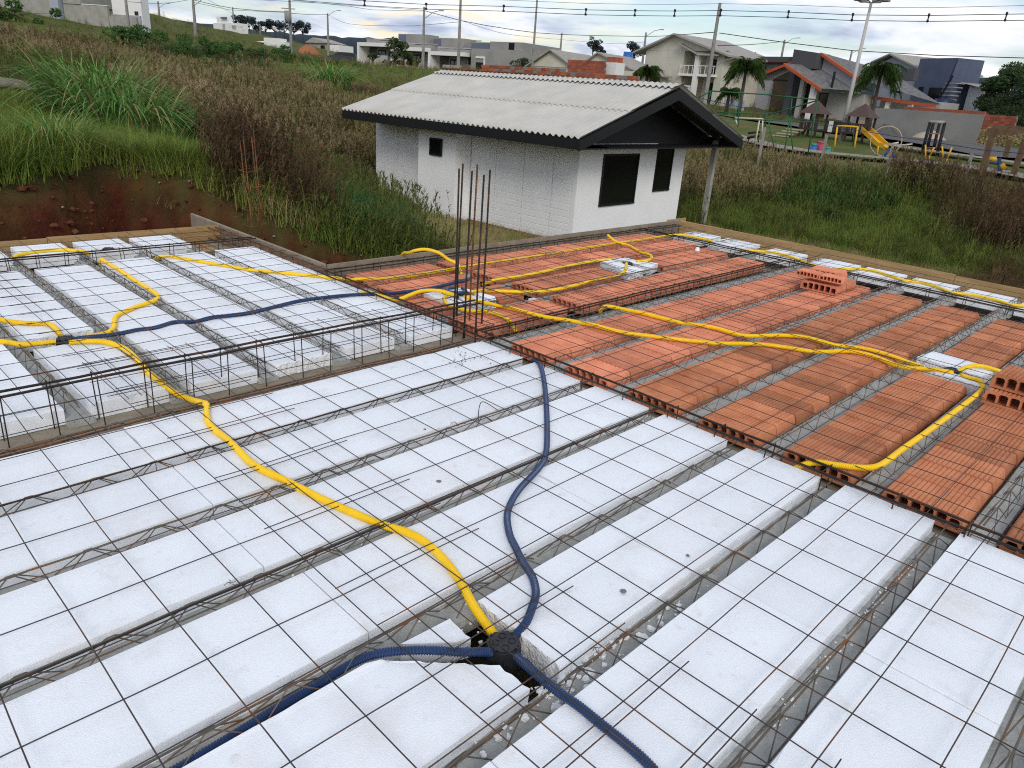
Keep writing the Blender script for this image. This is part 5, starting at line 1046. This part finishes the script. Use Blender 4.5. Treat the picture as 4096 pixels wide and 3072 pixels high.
for y in (-.7, .7): MB().box(-2.24, -2.19, y-.12, y+.12, .7, .95).build('tail_light', m_orng, car)

# ================================================================ poles, masts, cables
m_pole = mat('pole_concrete', (.27,.265,.25), .9, (.20,.195,.185), 2, .4, .6); m_lamp = mat('lamp_metal', (.20,.20,.20), .5)
def pole(label, top, r=.16, lamp=None, arm=False, trafo=False, name='power_pole', square=True):
    x, y, zt = top; zb = H(x, y)-.3; root = thing(name, label, 'pole', 'poles along the streets', (x, y, zb)); h = zt-zb
    MB().tube([(0, 0, 0), (0, 0, h*.5), (0, 0, h)], r, 4 if square else 8, [r*1.25, r, r*.75]).build('shaft', m_pole, root)
    if lamp:
        d = Vector(lamp[:2]).normalized(); z = h-lamp[2]; e = d*1.7
        MB().tube([(0, 0, z), (e.x*.6, e.y*.6, z+.75), (e.x, e.y, z+.95)], .035, 5).build('lamp_arm', m_lamp, root); MB().bar((e.x, e.y, z+.95), (e.x*1.3, e.y*1.3, z+.98), .2, .09).build('lamp_head', m_lamp, root)
    if arm:
        d = rt; MB().bar(tuple(d*-.9+Vector((0, 0, h-.35))), tuple(d*.9+Vector((0, 0, h-.35))), .1, .12).build('crossarm', m_pole, root)
        for k in (-.8, -.3, .3, .8): MB().tube([tuple(d*k+Vector((0, 0, h-.29))), tuple(d*k+Vector((0, 0, h+.05)))], .06, 6, [.05, .08]).build('insulator', m_lamp, root)
    if trafo:
        MB().tube([(-.5, -.3, h-3.6), (-.5, -.3, h-2.3)], .42, 10).build('transformer', m_gry, root, True)
        MB().bar(tuple(rt*-1.1+Vector((0, 0, h-2.0))), tuple(rt*.7+Vector((0, 0, h-2.0))), .1, .1).build('crossarm', m_pole, root)
    return root
rx = tuple(rt)
pole('leaning grey pole in front of the block building at top left', (24.88, 76.74, 7.33), .15); pole('short pole with lamp right of the white building at top left', (56.42, 150.36, 12.02), .2, (rx[0], rx[1], 1.2))
pole('tall pole with lamp arm on the left hillside', (36.25, 88.39, 9.37), .17, (rx[0], rx[1], 1.6)); pole('thin pole on the crest of the left hill', (51.35, 146.92, 12.30), .15); pole('pole beside the small white modern house on the hill', (89.95, 190.27, 15.55), .2)
pole('short pole behind the low white shed', (88.61, 174.17, 11.57), .18); pole('pole carrying a transformer and a street lamp', (50.59, 92.44, 11.21), .2, (rx[0], rx[1], 7.2), True, True); pole('pole with lamp just left of the parked car', (70.48, 115.52, 11.11), .2, (rx[0], rx[1], .4))
pole('pole with lamp standing before the row houses', (53.79, 68.68, 9.35), .19, (rx[0], rx[1], 1.2)); pole('tall pole with lamp before the third row house', (49.04, 57.04, 9.77), .19, (rx[0], rx[1], 5.0)); pole('thin round mast behind the ridge of the white house', (47.20, 45.01, 9.45), .09, None, False, False, 'flag_mast', False)
pole('pole before the low tiled house', (82.29, 73.34, 9.35), .2); pole('pole with lamp at the left gable of the cream house', (81.61, 58.29, 9.42), .19, (rx[0], rx[1], .5)); pole('tall leaning looking pole before the cream house balconies', (47.94, 27.73, 8.23), .16, (rx[0], rx[1], 4.4))
pole('pole with lamp rising behind the dark modern house', (108.34, 52.74, 10.97), .2, (rx[0], rx[1], .6)); pole('short far pole left of the dark modern house', (146.15, 77.53, 11.82), .2); pole('short far pole right of the charcoal tower', (135.37, 53.68, 11.62), .2, (rx[0], rx[1], .5))
mt = (44.93, 15.93, 7.64); zb = H(mt[0], mt[1])-.2; fl = thing('floodlight_mast', 'tall pale floodlight mast in the playground', 'light mast', None, (mt[0], mt[1], zb))
MB().tube([(0, 0, 0), (0, 0, mt[2]-zb)], .11, 10, [.14, .08]).build('mast', mat('galvanised_steel', (.45,.45,.44), .5), fl, True)
for i in range(6):
    a = R(60*i); MB().bar((0, 0, mt[2]-zb), (.75*math.cos(a), .75*math.sin(a), mt[2]-zb+.12), .05).build('arm', m_lamp, fl); MB().box(.75*math.cos(a)-.2, .75*math.cos(a)+.2, .75*math.sin(a)-.2, .75*math.sin(a)+.2, mt[2]-zb+.1, mt[2]-zb+.24).build('floodlight', m_lamp, fl)
m_cable = mat('black_cable', (.02,.02,.022), .6)
def cable(label, pts, r=.018, sp=None):
    P_ = spline(pts, 3.0); b = MB().tube(P_, r, 4); o = b.build('power_cable', m_cable); tag(o, label, 'cable', 'overhead power cables')
    return o
UP = [(27.31, 52.75, 6.96), (32.18, 48.59, 6.97), (35.28, 45.07, 7.02), (38.98, 40.51, 7.23), (42.41, 35.40, 7.30), (44.63, 32.62, 7.45), (45.45, 29.75, 7.48), (46.30, 26.58, 7.56), (47.56, 22.25, 7.54), (48.30, 18.26, 7.41), (48.87, 13.91, 7.39), (49.02, 9.83, 7.43), (49.54, 7.58, 7.49)]
LOW = [(x, y, z-.32) for x, y, z in UP]; TOP = [(x, y, z+.42) for x, y, z in UP]
for nm, q, r in (('upper', TOP, .012), ('middle', UP, .02), ('lower', LOW, .02)): cable(nm+' line of the bundle of wires crossing the whole sky', q, r)
ci = 0
for p_ in UP[1:-1]:
    o = MB().box(-.03, .03, -.03, .03, -.38, .12).box(-.09, .09, -.04, .04, -.05, .1).box(-.09, .09, -.04, .04, -.36, -.24).build('cable_spacer', m_cable, None, False, p_); tag(o, 'spacer clip on the sky crossing wires, %s from the left' % ORD[ci], 'cable spacer', 'spacer clips on the wires'); ci += 1
cable('cable from the far left pole to the row house pole', [(46.23, 94.76, 9.84), (49.17, 81.67, 9.43), (53.70, 68.75, 9.01)]); cable('thick cable falling from the row house pole towards the cream house', [(53.84, 68.64, 8.99), (54.24, 63.12, 8.03), (57.25, 57.60, 7.37), (65.15, 58.00, 7.67), (77.60, 55.30, 8.62), (63.27, 40.88, 7.55), (47.92, 27.76, 6.36)], .03)
cable('slack cable between the car pole and the third row house pole', [(70.46, 115.54, 10.98), (62.42, 96.94, 8.67), (56.57, 76.64, 7.74), (53.73, 68.73, 7.54), (49.01, 57.06, 7.31)], .02); cable('thick cable from the cream house pole to the right edge', [(48.08, 27.50, 6.32), (52.04, 24.47, 6.09), (54.03, 20.11, 5.76), (53.95, 14.44, 5.56), (53.43, 8.54, 5.48)], .026)
cable('thin cable behind the charcoal tower', [(49.81, 28.52, 5.62), (75.70, 39.62, 7.77), (107.39, 52.40, 10.65)], .03); cable('cable over the left hill between lamp poles', [(25.27, 77.66, 6.73), (32.89, 89.77, 7.70), (34.42, 89.16, 7.98), (36.19, 88.41, 8.49)], .02); cable('cable from the left lamp pole to the transformer pole', [(36.34, 88.35, 8.43), (39.05, 89.34, 8.28), (41.79, 90.26, 8.24), (45.44, 90.67, 8.38), (50.37, 92.56, 8.80)], .03)
cable('lower cable from the left lamp pole to the transformer pole', [(36.32, 88.36, 8.19), (41.02, 89.52, 7.97), (45.61, 90.59, 8.32), (50.37, 92.56, 8.73)], .02); cable('cable from the transformer pole to the car pole', [(50.71, 92.37, 8.69), (58.89, 101.50, 9.53), (70.48, 115.52, 10.94)], .03); cable('high cable from the transformer pole to the right', [(50.85, 92.29, 10.21), (50.52, 78.44, 9.23), (49.23, 72.07, 8.62), (53.70, 68.75, 8.94)], .02)
cable('cable running down the left hillside to the white shed', [(45.66, 106.10, 10.13), (57.56, 122.62, 9.68), (83.94, 165.33, 10.81), (99.50, 168.10, 10.99)], .02); cable('faint cable between row house pole and tiled house', [(49.12, 56.96, 7.43), (62.95, 64.62, 7.49), (82.31, 73.32, 8.53), (84.39, 66.20, 8.28), (81.70, 58.17, 8.33)], .016)

# ================================================================ trees
def blobs(n, rx_, ry_, z0, z1, r): return [(random.uniform(-rx_, rx_), random.uniform(-ry_, ry_), random.uniform(z0, z1), r*random.uniform(.7, 1.2)) for _ in range(n)]
tree('large dark tree at the right edge beyond the navy house', (92.17, 18.58, 3.90), 7, blobs(20, 2.2, 2.0, 1.0, 5.3, 1.15), 13000, .13)
tree('dark bushy tree mass right of the large tree at the edge', (84.82, 14.74, 3.24), 6, blobs(20, 4.8, 2.5, .6, 4.0, 1.5), 13000, .13); tree('dark shrub behind the pink block wall', (69.12, 11.65, 1.42), 3, blobs(8, 2.0, 1.5,   .4, 2.2, .9), 5000, .09, cat='shrub', name='shrub')
tree('dry brown shrub in front of the pink block wall', (55.28, 9.44, 0.46), 2, blobs(7, 2.2, 1.2, .2, 1.0, .7), 1700, .09, mv_straw, .05, 'shrub', 'shrub')
tree('small round street tree before the first row house', (60.65, 88.49, 2.71), 2.2, blobs(5, .6, .6, .8, 1.7, .5), 1100, .09); tree('weeping tree before the second row house', (46.52, 64.17, 1.62), 3.6, blobs(14, .9, .7, .7, 3.0, .5), 3400, .09, mv_palm); tree('slim weeping tree between the second and third row house', (49.00, 64.81, 2.04), 2.5, blobs(9, .7, .6, .7, 2.0, .42), 2000, .08, mv_palm)
tree('round green tree right of the row houses', (67.82, 66.83, 4.06), 2.6, blobs(8, .9, .9, .4, 2.0, .7), 2200, .10)
m_pine = mat('blue_dark_needles', (.016,.026,.030), .9, (.028,.04,.042), 1, .4, .6)
def pine(label, p_, hh, w_): tree(label, p_, hh, [(random.uniform(-w_, w_), random.uniform(-1, 1), hh*random.uniform(.5, .95), hh*random.uniform(.14, .24)) for _ in range(10)], 1500, .22, m_pine, .15, 'pine tree', 'pine_tree', 'umbrella pines on the skyline', p_[2])
for i, (p_, hh, w_) in enumerate((((109.47, 225.25, 11.61), 4.5, 2.2), ((112.42, 227.14, 11.75), 5, 2.5), ((116.24, 229.68, 11.48), 4.0, 2.5), ((120.36, 232.05, 11.58), 4.5, 2.6), ((123.82, 232.47, 11.57), 5, 2.6), ((127.32, 232.84, 11.65), 5.5, 2.8), ((130.87, 233.15, 11.73), 5.5, 2.8), ((134.74, 234.39, 11.92), 5, 2.5))):
    pine('dark umbrella crowned pine on the far left skyline, %s from the left' % ORD[i], p_, hh, w_)
for i, (p_, hh, w_) in enumerate((((173.98, 143.06, 11.10), 5.5, 2.0), ((179.45, 144.27, 11.26), 3.5, 1.4), ((173.18, 127.89, 9.22), 6, 2.2))):
    pine('far umbrella pine behind the tiled house, %s from the left' % ORD[i], p_, hh, w_)
palm('small drooping palm before the cream house', (53.61, 37.28, 2.33), 2.6, None, 60, 1.8); palm('large drooping palm before the dark modern house', (57.97, 30.36, 1.42), 4.4, None, 95, 2.3); palm('yellowing palm left of the large drooping palm', (60.93, 33.27, 1.15), 2.4, None, 26, 1.6); palm('tall drooping palm right of the floodlight mast', (58.57, 19.48, 0.63), 4.8, None, 95, 2.3)

for i, (p_, w_, hh, l) in enumerate((((19.31, 56.42, 1.85), 2.4, 1.6, 'left'), ((19.35, 52.10, 1.87), 3.0, 2.0, 'middle'), ((23.44, 56.88, 2.31), 2.2, 1.6, 'right'))):
    tree('dark spreading bush on the left hillside, %s one of three' % l, p_, hh, blobs(9, w_, 1.4, .2, hh*.8, .6), 2600, .09, mv_dark, .05, 'bush', 'bush', 'bushes on the hillside')
tree('dark low bush on the hillside below the transformer pole', (28.15, 56.83, 2.20), 1.5, blobs(8, 2.6, 1.2, .2, 1.0, .5), 2000, .09, mv_dark, .05, 'bush', 'bush', 'bushes on the hillside')
tree('dark bushes below the block building at top left', (16.01, 78.30, 4.61), 2.0, blobs(9, 3.5, 1.4, .2, 1.4, .6), 2200, .1, mv_dark, .05, 'bush', 'bush', 'bushes on the hillside')

# ================================================================ playground
m_dkw = mat('dark_stained_timber', (.045,.032,.028), .8); m_brw = mat('brown_timber', (.13,.085,.05), .85, (.10,.06,.035), 5, .4, .6); m_rf = mat('brown_shingle', (.085,.055,.050), .85); m_ypl = mat('yellow_paint', (.72,.40,.02), .45); m_bpl = mat('blue_paint', (.02,.05,.16), .5); m_grn = mat('green_pipe', (.02,.11,.045), .5); m_wp = mat('white_pipe', (.62,.60,.52), .6)
Pa, Pb = (44.86, 18.64, -0.30), (44.47, 14.36, -0.28); Mp, wp = frame(Pa, Pb); ps = thing('play_tower', 'wooden playground tower pair with brown roofs, bridge and yellow slide', 'playground', M=Mp); dk = .85
for x0 in (0, wp-1.2):
    for x in (x0, x0+1.1):
        for y in (0, 1.1): MB().bar((x, y, -.5), (x, y, 1.8), .11).build('post', m_dkw, ps)
    part(ps, 'deck', m_dkw, [(x0-.1, x0+1.2, -.1, 1.2, dk-.1, dk)]); MB().add([(x0-.2, -.2, 1.75), (x0+1.3, -.2, 1.75), (x0+1.3, 1.3, 1.75), (x0-.2, 1.3, 1.75), (x0+.55, .55, 2.55)], [(0, 1, 4), (1, 2, 4), (2, 3, 4), (3, 0, 4), (3, 2, 1, 0)]).build('roof', m_rf, ps)
    rr = MB(); rr.box(x0, x0+1.1, -.04, .02, dk+.45, dk+.53)
    for i in range(6): rr.box(x0+.1+i*.17, x0+.2+i*.17, -.03, .01, dk, dk+.45)
    rr.build('railing', m_dkw, ps)
rr = MB(); rr.box(1.2, wp-1.3, .1, 1.0, dk-.12, dk-.02); rr.box(1.2, wp-1.3, .05, .1, dk+.45, dk+.53); rr.build('bridge', m_dkw, ps)
for i in range(16): part(ps, 'bridge_slat', m_wht if i in (4, 5, 6, 7) else m_dkw, [(1.6+i*(wp-3.2)/16, 1.7+i*(wp-3.2)/16, .0, .045, dk-.1, dk+.55)])
for i in range(6): part(ps, 'step', mat('pale_step', (.42,.36,.27), .8), [(-.5-i*.17, .55-i*.17, -.75-i*.24, -.45-i*.24, dk-.15-i*.15, dk-.09-i*.15)])
MB().bar((-.9, 1.2, -.4), (.0, 1.2, 1.3), .14).build('brace', m_dkw, ps)
S0 = Vector((wp-.1, .2, dk+.15)); S1 = Vector((wp+1.6, -.9, .25)); S2 = Vector((wp+2.2, -1.2, .18))
sd = MB(); sdv = (S1-S0).cross(Vector((0, 0, 1))).normalized()*.3
for a, c in ((S0, S1), (S1, S2)): sd.add([a-sdv, a+sdv, c+sdv, c-sdv], [(0, 1, 2, 3)]); sd.bar(a-sdv+Vector((0, 0, .1)), c-sdv+Vector((0, 0, .1)), .05, .25); sd.bar(a+sdv+Vector((0, 0, .1)), c+sdv+Vector((0, 0, .1)), .05, .25)
sd.build('slide', m_ypl, ps)
def pipes(name, label, cat, m, segs, r=.05, grp=None):
    o0 = Vector(segs[0][0]); root = thing(name, label, cat, grp, tuple(o0))
    for s in segs:
        mm = s[2] if len(s) > 2 else m; MB().tube([tuple(Vector(s[0])-o0), tuple(Vector(s[1])-o0)], s[3] if len(s) > 3 else r, 6).build('pipe', mm, root, True)
    return root
pipes('swing_frame', 'yellow swing frame in front of the playground tower', 'swing', m_ypl, [((42.03, 15.12, 0.90), (42.43, 14.09, 0.93)), ((42.03, 15.11, 0.91), (42.07, 15.01, -0.61)), ((42.43, 14.10, 0.93), (42.47, 14.01, -0.54)), ((42.57, 15.10, 0.89), (42.63, 14.97, 0.13), m_bpl, .02), ((42.82, 14.48, 0.90), (42.90, 14.27, -0.25), m_bpl, .03)], .05)
pipes('climbing_frame', 'black pull up frame with pale top bar on the lawn', 'exercise frame', m_black, [((41.68, 10.11, 1.48), (41.69, 10.10, -0.34)), ((42.69, 10.24, 1.49), (42.70, 10.19, -0.28)), ((43.25, 10.10, 1.48), (43.27, 10.03, -0.35)), ((41.88, 9.45, 1.51), (41.89, 9.40, -0.47)), ((41.67, 10.14, 1.49), (41.88, 9.44, 1.52), m_cpost), ((41.68, 10.13, 0.89), (41.87, 9.45, 0.96), m_orng, .03), ((41.69, 10.07, 0.16), (41.89, 9.41, 0.23), m_orng, .03)], .085)
for (x0, y0, x1, y1, z, l, m_) in ((82, 720, 140, 835, 46, 'blue waste bin at the left of the bin group', (.03,.12,.42)), (140, 700, 212, 825, 46.3, 'red waste bin in the middle of the bin group', (.38,.04,.10)), (232, 752, 276, 850, 45, 'teal waste bin at the right of the bin group', (.03,.28,.22))):
    p_ = {82: (38.88, 14.87, -0.93), 140: (39.28, 14.68, -0.86), 232: (38.25, 13.78, -0.88)}[x0]; wd = (x1-x0)/2.469*z/2922; hh = (y1-y0)/2.469*z/2922*1.05; mm = mat('bin_'+l.split()[0], m_, .45)
    r_ = thing('waste_bin', l, 'bin', 'coloured waste bins', p_); MB().tube([(0, 0, 0), (0, 0, hh)], wd*.5, 12, [wd*.42, wd*.52]).build('tub', mm, r_, True); MB().tube([(0, 0, hh+.002), (0, 0, hh+.09)], wd*.5, 12, [wd*.56, wd*.3]).build('lid', mat('bin_green_lid', (.03,.25,.14), .45) if x0 == 82 else mm, r_, True)
pipes('exercise_machine', 'yellow ring exercise machine right of the slide', 'exercise machine', m_ypl, [((38.17, 11.20, 0.16), (38.18, 11.17, -0.29)), ((38.24, 11.00, 0.18), (38.32, 10.76, 0.13), m_ypl, .09), ((36.45, 10.05, 0.18), (36.39, 10.22, -0.41), m_bpl, .06), ((36.40, 10.21, -0.36), (36.29, 10.51, -0.59), m_wp, .07), ((36.29, 10.51, -0.59), (36.28, 10.56, -0.25), m_bpl), ((36.32, 10.44, -0.80), (36.44, 10.09, -0.91))], .035, 'outdoor exercise machines')
rg_ = MB().tube([tuple(Vector((.0, .75*math.cos(R(a)), .8+.75*math.sin(R(a))))) for a in range(0, 361, 20)], .03, 5, cap=False).build('exercise_ring', m_sand, None, True, (39.21, 11.25, -0.41)); rg_.rotation_euler = (0, 0, R(25)); tag(rg_, 'thin pale hoop standing behind the exercise machines', 'hoop')
pipes('exercise_machine', 'blue seated exercise machine with white bars beside the concrete fence post', 'exercise machine', m_bpl, [((35.57, 9.54, 0.14), (35.61, 9.41, -0.45), m_bpl, .11), ((35.56, 9.58, -0.54), (35.77, 8.92, -0.49), m_ypl, .06), ((35.60, 9.45, -0.55), (35.61, 9.41, -0.90)), ((35.70, 9.14, -0.54), (35.73, 9.06, -0.88)), ((36.47, 9.99, 0.38), (36.56, 9.73, 0.46), m_wp, .04), ((36.52, 9.84, 0.30), (36.75, 9.15, 0.45), m_wp, .03)], .05, 'outdoor exercise machines')
pipes('exercise_machine', 'tall walking machine with yellow handles left of the second one', 'exercise machine', m_bpl, [((36.01, 8.15, -0.13), (36.02, 8.11, -0.89), m_bpl, .1), ((35.95, 8.32, 0.49), (36.00, 8.17, -0.14), m_ypl), ((36.06, 7.95, 0.41), (36.04, 8.04, 0.02), m_ypl), ((36.04, 8.04, 0.02), (36.04, 8.02, -0.77), m_ypl), ((35.86, 8.63, -0.56), (35.89, 8.54, -0.83), m_bpl, .09), ((35.84, 8.71, -0.56), (35.90, 8.48, -0.55))], .035, 'outdoor exercise machines')
pipes('exercise_machine', 'tall walking machine with yellow handles, second from the pergola', 'exercise machine', m_bpl, [((36.20, 7.45, -0.15), (36.22, 7.38, -0.76), m_bpl, .1), ((36.15, 7.65, 0.49), (36.19, 7.50, -0.02), m_ypl), ((36.26, 7.26, 0.48), (36.24, 7.33, -0.05), m_ypl), ((36.24, 7.33, -0.05), (36.24, 7.31, -0.41), m_ypl), ((36.09, 7.86, -0.56), (36.10, 7.82, -0.84), m_bpl, .07)], .035, 'outdoor exercise machines')
pipes('exercise_machine', 'blue and yellow bench machine under the pergola', 'exercise machine', m_bpl, [((32.72, 4.92, 0.13), (32.84, 4.41, 0.14), m_bpl, .05), ((32.75, 4.81, 0.11), (32.71, 4.96, -0.55), m_bpl, .06), ((32.82, 4.49, 0.35), (32.87, 4.24, -0.59), m_bpl, .07), ((32.74, 4.85, 0.28), (32.80, 4.58, 0.30), m_ypl, .1), ((32.85, 4.36, 0.12), (32.88, 4.20, -0.06), m_ypl, .11), ((32.62, 5.36, -0.52), (32.71, 4.96, -0.55), m_bpl, .05), ((32.86, 4.28, -0.63), (32.98, 3.73, -0.28), m_ypl, .05), ((32.67, 5.15, -0.90), (32.74, 4.84, -0.88), m_ypl, .06), ((32.88, 4.19, -0.12), (32.84, 4.37, -0.40), m_wp, .03)], .05, 'outdoor exercise machines')
pg = [((31.74, 4.74, 1.29), (31.75, 4.69, -0.71)), ((32.47, 3.71, 1.12), (32.46, 3.77, -0.43)), ((37.74, 5.37, 1.00), (37.75, 5.35, 0.26)), ((31.69, 4.95, 1.33), (31.89, 4.06, 1.33)), ((31.72, 4.80, 1.46), (31.97, 3.68, 1.50)), ((32.21, 4.89, 1.38), (35.71, 5.31, 1.46)), ((32.07, 4.18, 1.38), (35.90, 4.39, 1.47)), ((32.35, 4.27, 1.53), (32.37, 4.20, 1.35)), ((31.74, 4.72, 1.48), (31.75, 4.66, 1.26))]
o0 = Vector(pg[0][1]); pr = thing('pergola', 'brown timber pergola at the right edge of the playground', 'pergola', None, tuple(o0))
for i, (a, c) in enumerate(pg): MB().bar(Vector(a)-o0, Vector(c)-o0, .2 if i < 3 else .14, .2).build('post' if i < 3 else 'beam', m_brw, pr)
pipes('pipe_frame', 'green pipe climbing frame behind the white house gable', 'climbing frame', m_grn, [((32.39, 18.66, 1.84), (32.68, 18.18, 2.20)), ((32.68, 18.18, 2.20), (34.03, 15.76, 2.21)), ((34.03, 15.76, 2.21), (35.09, 13.53, 2.13)), ((32.69, 18.18, 2.17), (32.65, 18.23, 1.63)), ((33.40, 16.95, 2.20), (33.50, 16.76, 0.57)), ((34.58, 14.65, 2.15), (34.62, 14.57, 1.20)), ((35.09, 13.53, 2.13), (35.12, 13.47, -0.62)), ((35.09, 13.55, 2.10), (35.88, 16.54, 1.19)), ((34.68, 18.73, 1.18), (35.89, 16.51, 1.29)), ((34.20, 17.55, 0.92), (36.07, 13.80, 1.08)), ((35.00, 16.06, 1.30), (35.01, 16.04, 0.65)), ((34.12, 15.58, 1.26), (34.46, 14.89, -0.61)), ((34.62, 14.57, 1.20), (34.64, 14.52, -0.57)), ((34.62, 14.57, 1.20), (34.85, 14.07, -0.68))], .035)
pipes('goal_frame', 'white pipe goal frame beside the roof corner of the white house', 'goal', m_wp, [((35.14, 17.93, 0.96), (35.82, 16.66, 1.03)), ((35.15, 17.90, 0.94), (35.25, 17.73, 0.54)), ((35.75, 16.79, 0.99), (35.75, 16.79, -0.45)), ((36.71, 17.10, 1.02), (36.76, 17.01, 0.12))], .04)
pipes('park_bench', 'small dark bench near the white goal frame', 'bench', m_black, [((37.29, 18.15, -0.09), (37.60, 17.57, 0.10), m_black, .08), ((37.35, 18.05, -0.11), (37.34, 18.06, -0.36)), ((37.56, 17.65, 0.01), (37.61, 17.55, -0.28)), ((37.65, 18.33, 0.17), (37.95, 17.76, 0.28), m_black, .06)], .04)
for i, (a, c, l) in enumerate((((27.87, 12.44, 0.81), (27.90, 12.38, -0.38), 'by the white goal frame'), ((29.86, 10.52, 0.69), (29.87, 10.49, -0.65), 'beside the coloured bins'), ((29.84, 7.76, 0.58), (29.87, 7.66, -0.77), 'before the blue exercise machine'), ((27.73, 4.28, 0.57), (27.75, 4.23, -1.10), 'in the weeds left of the pergola'))):
    a = Vector(a); c = Vector(c); zb = min(c.z, H(c.x, c.y))-.2
    tag(MB().box(-.045, .045, -.045, .045, 0, a.z-zb).build('fence_post', m_gry, None, False, ((a.x+c.x)/2, (a.y+c.y)/2, zb)), 'weathered concrete fence post '+l, 'fence post', 'concrete fence posts')
tag(MB().tube(spline([(23.06, 12.83, 1.77), (23.80, 11.56, 1.56), (24.70, 9.82, 1.31), (25.05, 9.05, 1.23), (25.44, 8.12, 1.11), (25.55, 6.40, 0.98), (24.46, 4.88, 0.95), (23.43, 2.94, 0.86), (22.20, 1.50, 0.90)], 1), .012, 5).build('fence_wire', mat('blue_rope', (.03,.05,.12), .6)), 'blue grey rope strung along the fence posts before the playground', 'rope')
# --- left slope: stacked poles on the dirt road, litter
for i, (a, c) in enumerate((((0.89, 19.37, 0.90), (2.15, 17.45, 0.78)), ((0.80, 18.98, 0.79), (2.06, 17.06, 0.67)), ((0.61, 18.61, 0.67), (1.97, 16.67, 0.59)), ((0.90, 18.14, 0.61), (1.93, 16.37, 0.52)))):
    a = Vector(a); c = Vector(c); za, zc = H(a.x, a.y)+.18, H(c.x, c.y)+.2; tag(MB().tube([(a.x, a.y, za), ((a.x+c.x)/2, (a.y+c.y)/2, (za+zc)/2+.03), (c.x, c.y, zc)], .075, 7).build('timber_pole', mat('grey_timber', (.20,.17,.14), .9, (.13,.11,.09), 4, .4, .6), None, True), 'long grey timber pole lying by the dirt road, %s from the back' % ORD[i], 'timber pole', 'timber poles by the dirt road')
p_ = (12.83, 3.29, -0.88); tag(MB().box(-.12, .12, -.08, .08, 0, .12).build('plastic_bag', m_wht, None, False, (p_[0], p_[1], H(p_[0], p_[1])+.22)), 'white plastic bag in the grass beyond the right board', 'litter')
p_ = (13.54, 4.16, -0.81); o = MB().bar((-.45, 0, 0), (.45, .1, .06), .08, .03).build('plank', m_woodx, None, False, (p_[0], p_[1], H(p_[0], p_[1])+.35)); tag(o, 'short pale plank lying in the grass beyond the right board', 'plank')
